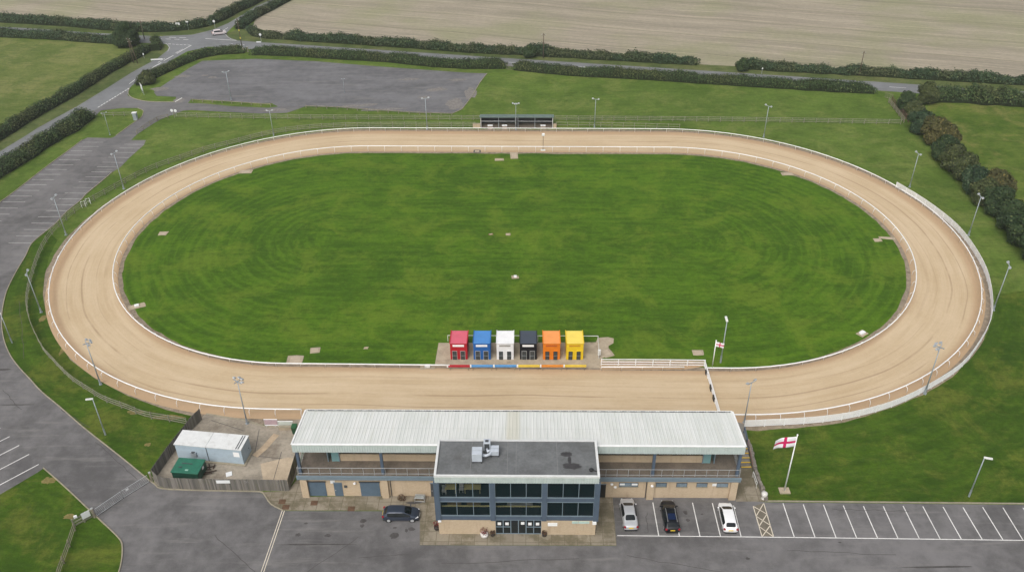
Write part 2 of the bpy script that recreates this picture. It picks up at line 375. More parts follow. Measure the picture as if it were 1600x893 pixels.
def paint(name, col, metal=.0, rough=.28):
    nt = NT(name); v = nt.obj(); k = nt.noise(v, 2.0, 4)
    nt.out(nt.mix(nt.math('MULTIPLY', k, .12), col, tuple(c * .6 for c in col)), rough, .5, metal)
    nt.b.inputs['Coat Weight'].default_value = .3; nt.b.inputs['Coat Roughness'].default_value = .06
    return nt.m
M['car_silver'] = paint('silver_car_paint', (.52, .53, .55), .3)
M['car_black'] = paint('black_car_paint', (.006, .007, .011), 0)
_b = M['car_black'].node_tree.nodes['Principled BSDF']; _b.inputs['Coat Weight'].default_value = .05; _b.inputs['Specular IOR Level'].default_value = .3
M['car_white'] = paint('white_car_paint', (.80, .80, .80), 0)
M['car_grey'] = paint('grey_blue_car_paint', (.038, .050, .076), .3)
M['tyre'] = plain('tyre_rubber', (.018, .018, .018), .85, .2, var=.2)
M['rim'] = plain('alloy_rim', (.55, .56, .57), .35, .5, .4, var=.08)
M['red_light'] = plain('tail_lamp_red', (.26, .010, .02), .25, .5, var=.1)
M['clear_light'] = plain('head_lamp_clear', (.62, .64, .66), .15, .6, var=.05)
M['plate'] = plain('yellow_number_plate', (.70, .50, .04), .5, .3, var=.05)
M['plate_w'] = plain('white_number_plate', (.72, .72, .70), .5, .3, var=.05)
M['green_paint'] = plain('green_painted_steel', (.018, .125, .078), .5, .4, var=.2, scale=1.2, dirt=((.05, .16, .11), .5))
M['container'] = plain('pale_blue_container', (.36, .44, .50), .55, .3, var=.08, dirt=((.27, .31, .33), .6))
M['container_roof'] = plain('white_container_roof', (.62, .63, .62), .6, .3, var=.08, dirt=((.38, .37, .34), .6))
M['slat_wall'] = plain('shelter_cladding', (.040, .044, .052), .7, .3, var=.2)
M['shelter_roof'] = plain('shelter_roof_sheet', (.13, .18, .17), .6, .3, var=.12)
M['stone'] = plain('stone_wall', (.20, .18, .155), .95, .15, var=.4, scale=1.6, dirt=((.10, .10, .06), .6))
M['yellow'] = plain('yellow_nosing', (.60, .40, .03), .7, .2, var=.2)
M['terrace'] = plain('terrace_concrete', (.20, .185, .165), .9, .2, var=.2, scale=.6)
M['pink_panel'] = plain('pale_pink_panel', (.42, .31, .33), .6, .3, var=.15)
M['pot'] = plain('dark_planter', (.035, .028, .025), .7, .3, var=.2)
M['pot_white'] = plain('white_planter', (.60, .58, .55), .6, .3, var=.1)
M['sign_back'] = plain('sign_sheet', (.70, .71, .71), .5, .3, var=.05)
M['tele'] = plain('telegraph_wood', (.10, .075, .055), .9, .15, var=.25)
M['sign_yellow'] = plain('yellow_marker', (.62, .50, .06), .6, .3, var=.08)
def leafmat(name, a, b, c, brown=0.0):
    nt = NT(name); g = nt.n('ShaderNodeNewGeometry'); rnd = g.outputs['Random Per Island']
    big = nt.noise(g.outputs['Position'], .22, 4, .6)
    col = nt.mix(nt.math('MULTIPLY', nt.math('ADD', rnd, nt.ramp(big, .3, .7)), .5), a, b)
    col = nt.mix(nt.ramp(rnd, .86, .97), col, c)
    if brown: col = nt.mix(nt.math('MULTIPLY', nt.ramp(nt.noise(nt.mapv(g.outputs['Position'], (1, 1, 1), 0, (31, 5, 2)), .13, 3), .48, .62), brown), col, (.14, .10, .035))
    m = nt.out(col, .7, .25)
    nt.b.inputs['Subsurface Weight'].default_value = 0
    return m
M['hedge_leaf'] = leafmat('hedge_leaf', (.018, .040, .012), (.048, .080, .022), (.10, .125, .04), .18)
M['far_leaf'] = leafmat('far_hedge_leaf', (.016, .038, .018), (.042, .074, .030), (.09, .115, .045), .2)
M['tree_leaf'] = leafmat('dark_tree_leaf', (.012, .030, .010), (.036, .062, .018), (.08, .105, .035))
M['olive_leaf'] = leafmat('olive_tree_leaf', (.028, .042, .013), (.068, .082, .024), (.12, .13, .045))
M['brown_leaf'] = leafmat('browning_tree_leaf', (.034, .042, .012), (.088, .078, .024), (.16, .13, .04))
M['teal_leaf'] = leafmat('blue_green_tree_leaf', (.012, .032, .014), (.034, .064, .026), (.08, .11, .055))
M['red_leaf'] = leafmat('red_leaf', (.10, .012, .015), (.16, .02, .02), (.22, .05, .04))
M['dead_leaf'] = leafmat('dead_leaf', (.06, .032, .02), (.10, .055, .03), (.12, .08, .04))
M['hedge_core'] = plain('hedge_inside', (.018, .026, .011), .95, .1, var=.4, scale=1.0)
M['bark'] = plain('bark', (.075, .06, .045), .95, .1, var=.3, scale=3)

# ------------------------------------------------------------------ ground, fields, roads (setting)
def sheet(name, pts, z, mat, kind='structure'):
    mb = MB(); mb.poly([(p[0], p[1], z) for p in pts]); o = mb.build(name, mat); tag(o, kind=kind)
    if o.data.polygons[0].normal.z < 0:
        o.data.flip_normals()
    return o
g = MB(); nx, ny = 16, 16
X0, X1, Y0, Y1 = -900, 900, -500, 1300
for i in range(nx):
    for j in range(ny):
        xa, xb = X0 + (X1 - X0) * i / nx, X0 + (X1 - X0) * (i + 1) / nx; ya, yb = Y0 + (Y1 - Y0) * j / ny, Y0 + (Y1 - Y0) * (j + 1) / ny
        g.quad((xa, ya, 0), (xb, ya, 0), (xb, yb, 0), (xa, yb, 0))
tag(g.build('ground', M['ground_grass']), kind='structure')

def ext(px, far, base):   # a pixel pushed outwards from base in the ground plane
    a, b = at(*px), at(*base); d = (a - b).normalized(); return a + d * far
# stubble fields north
NW = [at(-60, 34), at(0, 35), at(60, 38), at(100, 41), at(150, 46), at(250, 49), at(300, 45), at(330, 40), at(356, 29), at(375, 19), at(400, 7), at(425, -7)]
d_ne = (at(425, -7) - at(356, 29)).normalized(); d_w = (at(-60, 34) - at(60, 38)).normalized()
sheet('stubble_field', NW + [at(425, -7) + d_ne * 400, Vector((-700, 900, 0)), at(-60, 34) + d_w * 400], .004, M['stubble'])
NE = [at(452, -5), at(415, 19), at(400, 29), at(392, 46), at(405, 54), at(440, 59), at(500, 64), at(600, 70), at(725, 80), at(825, 85.5), at(1000, 96.6), at(1087, 104), at(1154, 106), at(1200, 109.6), at(1275, 114.4), at(1344, 117.6), at(1400, 120.4), at(1475, 125.6), at(1600, 132.3), at(1660, 136)]
d_e = (at(1660, 136) - at(1475, 125.6)).normalized()
sheet('stubble_field', NE + [at(1660, 136) + d_e * 400, Vector((800, 900, 0)), at(452, -5) + d_ne * 400], .004, M['stubble'])
sheet('pasture_west', [at(-120, 290), at(0, 218), at(60, 182), at(120, 148), at(170, 116), at(205, 96), at(232, 80), at(225, 71), at(175, 69), at(0, 59), at(-120, 52)], .004, M['pasture'])
sheet('pasture_east', [at(1452, 160), at(1517, 162), at(1600, 167), at(1720, 174), at(1800, 480), at(1640, 420), at(1597, 375), at(1552, 322), at(1507, 275), at(1470, 230), at(1440, 195)], .004, M['pasture_east'])
sheet('lawn', [at(1164, 658), at(1255, 655), at(1300, 651), at(1345, 644), at(1400, 628), at(1453, 603), at(1507, 568), at(1540, 527), at(1553, 496), at(1556, 460), at(1700, 440), at(1900, 640), at(1900, 792), at(1760, 789.5), at(1600, 786.8), at(1199, 783), at(1175, 712)], .004, M['lawn_near'])
sheet('lawn', [at(68, 731), at(99, 758), at(138, 795), at(155, 811), at(186, 840), at(191, 855), at(188, 886), at(172, 930), at(140, 1010), at(-150, 1010), at(-150, 850), at(0, 772), at(58, 738)], .016, M['lawn_near'])
sheet('lawn', ats([(224.8, 743.2), (186.8, 712), (132.9, 669.6), (94, 635.7), (65.2, 612), (47.6, 592.8), (30, 574), (16.3, 555.2), (7.5, 535), (3.1, 512.5), (3.1, 490.3), (6.9, 467.7), (12.5, 450), (25, 425), (40, 400), (50, 380), (74, 360), (90, 375), (77, 400), (70, 430), (67, 460), (72, 490), (85, 525), (110, 562), (150, 592), (200, 618), (260, 640), (310, 652), (299, 672), (262, 705), (241, 750)]), .016, M['lawn_near'])
# verges
sheet('road_verge', [at(-60, 42), at(0, 41.5), at(184, 52), at(255, 56), at(300, 54), at(332, 46), at(356, 36), at(400, 9.5), at(425, -.5), at(450, -14), at(425, -9), at(400, 6), at(375, 18), at(356, 28), at(330, 39), at(300, 44), at(250, 48), at(150, 45), at(0, 34), at(-60, 32)], .008, M['verge'])
sheet('road_verge', [at(353.6, 54), at(358, 59), at(369, 63.3), at(400, 65.6), at(500, 72), at(600, 78.5), at(775, 89.8), at(1000, 104.3), at(1200, 117), at(1369, 127.6), at(1513, 138.3), at(1660, 148), at(1660, 134), at(1475, 124), at(1344, 116), at(1154, 104), at(1000, 95.5), at(825, 84.5), at(600, 69), at(440, 57), at(385, 38)], .008, M['verge'])
sheet('road_verge', [at(-90, 288), at(0, 236), at(37, 213.5), at(59, 199.8), at(120, 166.2), at(167, 137.3), at(229, 99.8), at(248, 90), at(264, 74), at(252, 67.5), at(236, 64), at(222, 82), at(165, 118), at(55, 186), at(-90, 272)], .008, M['verge'])

ASP = .014
# the main cross road (B), the minor road (A) and the crossroads as three overlapping sheets, 2 mm apart
def road_strip(name, up, width, z):
    """a road from the pixels of its far edge"""
    pts = catmull(ats(up), 5); lo = []
    for i, p in enumerate(pts):
        d = (pts[min(i + 1, len(pts) - 1)] - pts[max(i - 1, 0)]).normalized(); n = Vector((d.y, -d.x, 0))
        lo.append(p + n * width)
    return sheet(name, pts + lo[::-1], z, M['road']), pts, lo
o, bU, bL = road_strip('main_road', [(-120, 37), (0, 42), (69, 45.8), (138, 50.8), (216, 55.2), (300, 60), (400, 65.8), (500, 72.1), (600, 78.6), (775, 90), (1000, 104.2), (1200, 117), (1400, 130), (1513, 138), (1590, 142.5), (1700, 149)], 6.4, ASP)
aU = [(-140, 316), (0, 236.4), (37.6, 213.8), (58.9, 200), (120, 166.5), (167.6, 137.6), (205.3, 113.8), (247.7, 90.3), (262, 78.5), (264, 74), (261, 70.2), (252, 66.8), (216, 62)]
aR = [(335, 70), (320, 75), (293, 80.3), (270, 92.8), (242.6, 112), (228, 122), (206, 134)]
sheet('side_road', ats(aU) + ats([(216, 56), (300, 58), (345, 62)]) + ats(aR) + ats([(203, 138), (200, 147), (150, 178), (130, 187), (80, 220), (0, 268), (-140, 352)]), ASP + .003, M['road'])
sheet('north_road', ats([(255, 56.4), (300.3, 54.5), (319, 50), (332.9, 46.4), (356.7, 36.4), (375.6, 25), (400, 10)]) + [at(425, -.5), at(425, -.5) + d_ne * 300, at(437, -.5) + d_ne * 300 + Vector((3, 0, 0))] + ats([(436.4, 0), (400, 20), (379.3, 27.6), (366.8, 38.9), (355.5, 50.2), (353.6, 53.9), (358, 59), (369.3, 63.3), (400, 65.8), (398, 69), (255, 66)]), ASP + .006, M['road'])
# the access road, overflow lot, left car park, drive and forecourt
sheet('access_road', ats([(197, 141), (200, 150), (212.8, 155.2), (232.9, 158.9), (272.4, 159.6), (276, 151), (300, 153), (293.7, 161.4), (320, 162), (362.7, 166.3), (419, 168.7), (440, 166), (478, 166), (463, 171.5), (448, 176.5), (406.6, 177.7), (356.4, 175.2), (300, 172.2), (286.8, 173), (276, 177), (250, 187), (237, 195), (214, 210), (205, 219), (165, 240), (150, 232), (181.4, 212), (207.8, 192.8), (220.3, 184), (223.4, 177.7), (223.4, 172.7), (215.3, 169), (190.2, 169), (157.6, 173), (150, 180), (140, 178)]), ASP + .009, M['asphalt'])
sheet('overflow_car_park', ats([(285, 152), (297, 155), (301, 154.5), (401.5, 161.2), (424, 161.2), (433, 165.7), (438, 170), (478, 166.3), (525, 167.8), (587.5, 172.5), (650, 176.3), (706.3, 178), (721.9, 170.9), (737.5, 150.6), (750, 128.8), (761, 115), (728, 113.8), (587.5, 103.8), (493.8, 96), (400, 92.2), (316.4, 95.2), (295, 107), (274, 121), (253.7, 134.3), (240.3, 144.5), (245, 150)]), ASP + .006, M['gravel_lot'])
lot = [(-150, 450), (-150, 400), (0, 316), (25, 297.8), (60.2, 270.2), (81.5, 253.9), (109, 233.9), (128.5, 219), (136.7, 215), (172, 215.7), (190, 212), (205, 219), (228, 219), (225, 226.3), (202.5, 246.4), (188, 261.4), (175.6, 269), (156.7, 285.3), (135.4, 302.8), (125.4, 313.8), (104, 331), (87.8, 348.3), (74, 360), (50, 380), (40, 400), (25, 425), (12.5, 450), (6.9, 467.7), (3.1, 490.3), (3.1, 512.5), (7.5, 535), (16.3, 555.2), (30, 574), (47.6, 592.8), (65.2, 612), (94, 635.7), (132.9, 669.6), (186.8, 712), (224.8, 743.2), (236, 752), (243, 757)]
front = [(262, 765), (363, 767), (405, 768), (413, 772.5), (423, 787), (443, 797.5), (656, 798), (656, 851), (963, 852), (957, 776), (1150, 777), (1197, 784), (1600, 788), (1760, 790), (1760, 1010), (140, 1010), (172, 930), (188, 886), (191.3, 855.6), (185.9, 840.5), (155.6, 811.3), (138.3, 795), (99.4, 758.4), (68, 731), (58, 738), (0, 772), (-150, 850)]
lotP = ats(lot); frontP = ats(front)
sheet('car_park', lotP + frontP, ASP, M['forecourt'])
def blotch(name, c, rx, ry, z, mat, seed, rot=0.0):
    rr = random.Random(seed); n = 26; pts = []
    for i in range(n):
        a = 2 * PI * i / n; k = 1 + .45 * mnoise.noise(Vector((math.cos(a) * 1.3 + seed * 3.1, math.sin(a) * 1.3, seed))) + rr.uniform(-.12, .12)
        x, y = rx * k * math.cos(a), ry * k * math.sin(a); pts.append((c.x + x * math.cos(rot) - y * math.sin(rot), c.y + x * math.sin(rot) + y * math.cos(rot)))
    return sheet(name, pts, z, mat)
M['pale_grit'] = plain('pale_grit', (.185, .172, .160), .95, .1, var=.3, scale=1.6, world=True)
for i, (px, py, rx, ry) in enumerate([(712, 163, 2.2, 3.2), (735, 146, 1.6, 3.5), (683, 140, 2.6, 1.2), (664, 152, 1.8, .8), (640, 124, 3.2, .7), (560, 165, 4.5, .8), (600, 171, 5.0, .7), (285, 119, 2.2, .8), (250, 139, 2.4, 1.2), (279, 157, 1.5, 1.2), (332, 121, 1.2, .6), (320, 118, 1.0, .5), (716, 125, 2.4, .8), (430, 172, 3.5, .9)]):
    blotch('grit_patch', at(px, py), rx, ry, ASP + .012, M['pale_grit'], i, .1)
for i, (px, py, rx, ry) in enumerate([(76, 750, .9, .6), (76.5, 664, 0, 0), (261, 652, 2.2, .5), (231, 694, .45, .35), (212, 644, 1.2, .4), (110, 806, .9, .4), (100, 545, .5, 1.5), (67, 497, .5, 1.0), (1226, 641, 0, 0)]):
    if rx: blotch('bare_soil', at(px, py), rx, ry, .021, M['worn_turf'], i + 40)
# kerbs
kerb_paths = [catmull(lotP[16:], 3), catmull(ats([(243, 757), (252, 763), (300, 765.6), (363, 767), (405, 768), (413, 772.5), (423, 787), (443, 797.5)]), 3),
              catmull(ats([(68, 731), (99.4, 758.4), (138.3, 795), (155.6, 811.3), (185.9, 840.5), (191.3, 855.6), (188, 886), (172, 930)]), 4),
              ats([(1199, 782.5), (1300, 783.5), (1600, 786.5), (1760, 789)]),
              catmull(ats([(203, 137.5), (200.3, 144), (202.8, 150.2), (212.8, 155.2), (232.9, 158.9), (272.4, 159.6)]), 4),
              catmull(ats([(0, 316), (25, 297.8), (60.2, 270.2), (81.5, 253.9), (109, 233.9), (128.5, 219)]), 2),
              ats([(761, 115), (750, 128.8), (737.5, 150.6), (721.9, 170.9), (706, 178)]),
              catmull(ats([(215.3, 169), (223.4, 172.7), (223.4, 177.7), (220.3, 184), (207.8, 192.8), (181.4, 212)]), 3)]
kb = MB()
for pth in kerb_paths: kb.bar([Vector((p[0], p[1], .06)) for p in pth], .135, .13)
tag(kb.build('kerb', M['kerb']), kind='structure')

# aprons / pavements
sheet('pavement', ats([(407, 768.5), (413, 773), (423, 787), (443, 797), (656, 797), (656, 851), (963.5, 851.7), (957, 776), (940, 772), (700, 772), (475, 776), (466, 746), (450, 767)]), .045, M['paving'])
sheet('side_path', ats([(1150, 783), (1195, 783), (1182, 755), (1174, 731), (1168, 712), (1160, 690), (1130, 690)]), .03, M['paving'])
yard = ats([(322, 645), (350, 650), (385, 655), (408, 664), (440, 664), (475, 652), (474, 700), (462, 745), (450, 767), (262, 764), (243, 757), (238, 745), (262, 705), (297, 670)])
sheet('yard', yard, .02, M['concrete'])
ym = MB()
for a, b in (((440, 705), (422, 768)), ((385, 710), (440, 716)), ((330, 656), (380, 672)), ((405, 670), (398, 708))):
    ym.bar([at(*a, .025), at(*b, .025)], .07, .012)
tag(ym.build('yard_joints', M['stain']), kind='structure')
sheet('yard_slab', ats([(407, 724), (450, 714), (460, 716), (452, 758), (412, 756)]), .026, plain('pale_slab', (.42, .34, .245), .9, .2, var=.15, scale=.5, world=True))
ys = MB(); ys.bar([at(398, 712, .03), at(412, 700, .03), at(432, 678, .03)], .9, .012)
tag(ys.build('yard_sand_trail', plain('spilt_sand', (.40, .31, .215), .95, .1, var=.2, world=True)), kind='structure')
ks = MB(); ks.bar(ats([(470, 661), (440, 667), (410, 665), (385, 656), (350, 651), (322, 646)], .03), .3, .05)
tag(ks.build('yard_edge', M['kerb']), kind='structure')

# the oval: sand ring, infield, edge gravel
def oval_pts(r, n=48, z=0.0, a0=0.0, a1=1.0):
    L = []
    for i in range(n + 1): t = -PI / 2 + PI * i / n; L.append((TL + r * math.cos(t), r * math.sin(t)))
    for i in range(1, 40): L.append((TL - 2 * TL * i / 40, r))
    for i in range(n + 1): t = PI / 2 + PI * i / n; L.append((-TL + r * math.cos(t), r * math.sin(t)))
    for i in range(1, 40): L.append((-TL + 2 * TL * i / 40, -r))
    c, s = math.cos(TA), math.sin(TA)
    return [Vector((TX + c * x - s * y, TY + s * x + c * y, z)) for x, y in L]
def ring(name, r0, r1, z0, z1, mat, wob=0.0, seed=0):
    a, b = oval_pts(r0, 90, z0), oval_pts(r1, 90, z1); n = len(a); mb = MB()
    rr = random.Random(seed)
    if wob:
        for q in (b,):
            for i, p in enumerate(q):
                c = Vector((TX, TY, 0)); w = mnoise.noise(p * .35) * wob + mnoise.noise(p * 1.3) * wob * .5
                q[i] = p + (p - c).normalized() * w; q[i].z = z1
    # subdivide the straights so the ragged edge shows there too
    mb.add(a + b, [(i, (i + 1) % n, n + (i + 1) % n, n + i) for i in range(n)])
    o = mb.build(name, mat); tag(o, kind='structure')
    if o.data.polygons[0].normal.z < 0: o.data.flip_normals()
    return o
ring('sand_edge', 47.9, 49.9, .006, .006, M['gravel'], .35, 1)
ring('sand_track', 37.5, 48.9, .022, .022, M['sand'])
inn = oval_pts(37.6, 64, .010); sheet('infield_edge', inn, .010, M['gravel'])
io = oval_pts(36.75, 90)
for i, p in enumerate(io):
    w = mnoise.noise(p * .4) * .28; io[i] = p + (p - Vector((TX, TY, 0))).normalized() * w
sheet('infield', io, .016, M['infield'])
# concrete in front of the coloured kennels, sand gap on their right
sheet('kennel_base', ats([(685.3, 535.5), (931, 534.5), (934, 527.5), (950, 526.5), (959, 528.5), (958.5, 536), (951, 540), (949, 556), (938, 561), (938, 575), (679, 572.5)]), .034, M['pad'])
sheet('start_gap_sand', ats([(938, 561), (946, 563), (1069, 563.5), (1100, 564), (1101, 572), (1069, 577), (938, 577)]), .029, M['sand'])

# ------------------------------------------------------------------ painted markings
def stripes(name, segs, w, mat, z):
    mb = MB()
    for a, b in segs:
        d = (b - a); n = Vector((-d.y, d.x, 0)).normalized() * (w / 2)
        mb.quad(*(Vector((q.x, q.y, z)) for q in (a - n, b - n, b + n, a + n)))
    o = mb.build(name, mat); tag(o, kind='structure'); return o
P8 = lambda sc, ox, oy, pts: [(ox + x / sc, oy + y / sc) for x, y in pts]
L1 = P8(7.975, 0, 200, [(1025, 178), (970, 230), (885, 285), (800, 338), (735, 397), (645, 457), (565, 517), (480, 577), (398, 642), (302, 706), (210, 777), (118, 848)]) + [(3.8, 315.3), (-8, 325), (-21, 334.5), (-34, 345)]
R1 = P8(7.975, 0, 200, [(1550, 203), (1490, 250), (1430, 305), (1350, 365), (1275, 427), (1210, 484), (1138, 546), (1065, 608), (980, 673), (905, 740), (810, 810), (735, 882)]) + P8(7.975, 0, 300, [(645, 156), (568, 232), (470, 309), (392, 387), (300, 466), (200, 548), (105, 633)])
seg = []
for i, p in enumerate(L1): seg.append((at(*p), at(p[0] + 32.5 + i * .25, p[1] + .2)))
for i, p in enumerate(R1): seg.append((at(*p), at(p[0] + 31 + i * .32, p[1] + .4)))
stripes('bay_lines', seg, .13, M['faded_paint'], ASP + .006)
e0 = [(0.6, 668), (15, 681.5), (30, 695.3), (45.4, 709.3), (60.5, 724.9)]
dv = (at(0, 757) - at(60.5, 724.9)).normalized()
stripes('bay_lines', [(at(*p), at(*p) + dv * (5.0 if i < 4 else 9)) for i, p in enumerate(e0)], .12, M['paint'], ASP + .006)
BB = P8(3.478, 1140, 660, [(352, 622), (465, 623.5), (579, 625), (691, 626.5), (805, 628), (916, 629.5), (1032, 631), (1145, 632), (1260, 633.5), (1374, 635), (1486, 636.5), (1595, 638)])
BT = P8(3.478, 1140, 660, [(290, 437), (400, 443), (510, 445), (618, 449), (727, 452), (835, 453), (943, 452), (1050, 454), (1160, 457), (1268, 459), (1375, 458), (1485, 460)])
seg = [(at(*a), at(*b)) for a, b in zip(BT, BB)]
step = (at(*BB[-1]) - at(*BB[0])) / 11
for k in range(1, 6): seg.append((at(*BT[-1]) + step * k, at(*BB[-1]) + step * k))
seg += [(at(1020, 784.3), at(1029.2, 836)), (at(1082, 784.8), at(1093.6, 836.8)), (at(1113, 785.3), at(1125.8, 837.4)), (at(1146, 789), at(1158, 837.8)), (at(1051, 785), at(1061.5, 836.4))]
seg.append((at(964.5, 836), at(*BB[0]))); seg.append((at(*BB[0]), at(*BB[-1]) + step * 5))
stripes('bay_lines', seg, .11, M['paint'], ASP + .006)
a, b, c, d = at(1176.8, 790.2), at(1193.3, 785.5), at(1208.7, 838), at(1190.7, 837.9)
hs = [(a, d), (b, c)]
for k in range(3):
    t0, t1 = k / 3, (k + 1) / 3
    hs += [(a.lerp(d, t0), b.lerp(c, t1)), (b.lerp(c, t0), a.lerp(d, t1))]
sheet('hatched_bay_ground', [a, b, c, d], ASP + .004, plain('worn_bay', (.145, .128, .10), .9, .2, var=.2, world=True))
stripes('hatching', hs, .10, M['cream_paint'], ASP + .008)
# road centre lines and junction lines
seg = []
bc = [(u + l) / 2 for u, l in zip(bU, bL)]
for i, (p, dd) in enumerate(resample(bc, 9.0)):
    if abs(p.x - at(320, 62).x) > 26: seg.append((p - dd * 2.0, p + dd * 2.0))
ac = catmull(ats([(-140, 335), (0, 250.5), (22, 237), (55, 217), (105, 186), (150, 170), (222, 116), (250, 96), (280, 80)]), 6)
for i, (p, dd) in enumerate(resample(ac, 8.0)):
    if not (at(150, 170).y - 6 < p.y < at(206, 138).y): seg.append((p - dd * 1.8, p + dd * 1.8))
nc = catmull([at(352, 46), at(372, 34), at(400, 15.5), at(430, -.3), at(430, -.3) + d_ne * 150], 6)
for p, dd in resample(nc, 8.0): seg.append((p - dd * 1.6, p + dd * 1.6))
stripes('centre_lines', seg, .16, M['paint'], ASP + .012)
seg = []
def dash(a, b, n, on=.6):
    a, b = at(*a), at(*b)
    for i in range(n): seg.append((a.lerp(b, i / n), a.lerp(b, (i + on) / n)))
dash((153, 168), (203, 137.5), 12, .7); dash((257, 68.5), (299, 71), 7, .7); dash((299, 71), (276, 84), 1, 1); dash((271, 87), (256, 95), 1, 1); dash((252, 98), (228, 112), 1, 1)
dash((321, 60.5), (370, 63.5), 1, 1); dash((361, 69), (384, 70.5), 5, .6); dash((264, 58.6), (296, 59.4), 2, .7); dash((245, 61), (300, 62.2), 4, .6); dash((273.5, 159.3), (284.5, 153), 1, 1); dash((203, 118), (228, 112), 0, 1)
stripes('junction_lines', seg, .24, M['paint'], ASP + .013)
seg = []
for pth in ([(255, 66.5), (262, 70), (265, 75), (262, 81)], [(352, 53.5), (355, 57.5), (361, 61), (369, 63.2)]):
    q = ats(pth); seg += list(zip(q, q[1:]))
stripes('edge_lines', seg, .16, M['faded_paint'], ASP + .014)
seg = [(at(441, 797), at(408, 893)), (at(444.5, 797), at(412, 893)), (at(408, 893), at(393, 940)), (at(412, 893), at(397, 940))]
stripes('drain_channel', seg, .09, M['cream_paint'], ASP + .006)
# oil and tyre stains
sm = MB()
for k, (px, py, rx, ry) in enumerate([(568, 813, .42, .35), (566, 821, .3, .3), (512, 836, .4, .3), (466, 835, .35, .3), (478, 817, .3, .15), (615.5, 837, .6, .55), (643, 826, .45, .3), (617, 824, .3, .18), (635, 828, .25, .3), (1075, 812, .3, .25), (1071, 800, .25, .35), (1097, 803, .18, .15), (1168, 872, .3, .2), (1312, 846.5, .25, .12), (475, 850, 3.4, .12), (525, 850, 2.2, .1), (1470, 885, 4.5, .16), (25, 632, 2.6, .14), (5, 577, 1.6, .25), (645, 785, 1.2, .25)]):
    c = at(px, py); rr = random.Random(k); n = 14
    sm.poly([(c.x + rx * math.cos(2 * PI * i / n) * rr.uniform(.6, 1.15), c.y + ry * math.sin(2 * PI * i / n) * rr.uniform(.6, 1.15), ASP + .009 + (.038 if (px, py) == (645, 785) else 0)) for i in range(n)])
for a, b in (((335, 835), (398, 893)), ((5, 608), (33, 640)), ((480, 893), (560, 838)), ((690, 880), (905, 872)), ((980, 868), (1130, 893)), ((1230, 860), (1400, 866)), ((150, 690), (215, 748)), ((95, 640), (140, 668)), ((560, 870), (640, 866)), ((1010, 800), (1012, 832)), ((1300, 795), (1420, 798)), ((30, 470), (38, 560)), ((110, 300), (50, 345))):
    a, b = at(*a), at(*b); d = (b - a); rr = random.Random(int(a.x * 9)); n = Vector((-d.y, d.x, 0)).normalized(); L = [a.lerp(b, t / 9) + n * rr.uniform(-.12, .12) for t in range(10)]; w = .035
    for p, q in zip(L, L[1:]): sm.quad(*(Vector((v.x, v.y, ASP + .0085)) for v in (p - n * w, q - n * w, q + n * w, p + n * w)))
tag(sm.build('oil_stains', M['stain']), kind='structure')

# ------------------------------------------------------------------ running rails
RZ = 1.1
def goose(out):
    """bent rail post: foot to one side, arm curling over to carry the rail; out = +1/-1 side of the foot"""
    mb = MB()
    mb.tube([(0, .42 * out, 0), (0, .42 * out, .62), (0, .36 * out, .86), (0, .2 * out, 1.02), (0, 0, RZ - .02)], .035, 6)
    mb.box(0, 0, RZ - .05, .12, .12, .05)
    return mb
def rail_thing(name, label, cat, pts, closed, spacing, out, group=None, radius=.085, most=100, mat=None):
    c = pts[0]
    t = thing(name, label, cat, (c.x, c.y, 0), 0, group)
    mb = MB(); mb.tube([p - c + Vector((0, 0, RZ)) for p in pts], radius, 8, closed)
    mb.build('rail', mat or M['white'], t, smooth=True)
    first = None
    for p, d in resample(pts, spacing, closed)[:most]:
        if first is None: first = goose(out).build('rail_post', M['white'], t, smooth=True); o = first
        else: o = first.copy(); COL.objects.link(o); adopt(o, t)
        o.location = p - c; o.rotation_euler = (0, 0, math.atan2(d.y, d.x) + R.uniform(-.04, .04))
    return t
full_o = oval_pts(RO, 60)     # starts at the east bend's south end, runs anticlockwise seen from above
def oval_span(r, p0, p1, n=60):
    """the part of an oval of radius r from the point nearest p0 anticlockwise to the one nearest p1"""
    q = oval_pts(r, n); i0 = min(range(len(q)), key=lambda i: (q[i] - p0).length); i1 = min(range(len(q)), key=lambda i: (q[i] - p1).length)
    return q[i0:i1 + 1] if i1 > i0 else q[i0:] + q[:i1 + 1]
pa = Vector((at(1398, 289, RZ).x, at(1398, 289, RZ).y, 0)); pb = at(1150, 646, RZ); pc = at(476, 643, RZ)
rail_thing('running_rail', 'white outer running rail round the west bend and along the far straight', 'rail', oval_span(RO, pa, pc), False, 3.6, -1, 'running rails of the track')
rail_thing('running_rail', 'white outer running rail round the east bend, inside the slatted white fence', 'rail', oval_span(RO, pb, pa), False, 3.4, -1, 'running rails of the track')
rail_thing('running_rail', 'white inner running rail round the whole green infield', 'rail', oval_span(RI, at(1106, 573.8, RZ), at(697, 571, RZ)), False, 3.7, 1, 'running rails of the track')
sr = [Vector((at(px, 572.8, RZ).x, at(px, 572.8, RZ).y, 0)) for px in (940, 1000, 1069)]
rail_thing('running_rail', 'short white rail below the three bar fence right of the yellow kennel', 'rail', sr, False, 3.4, 1, 'running rails of the track')
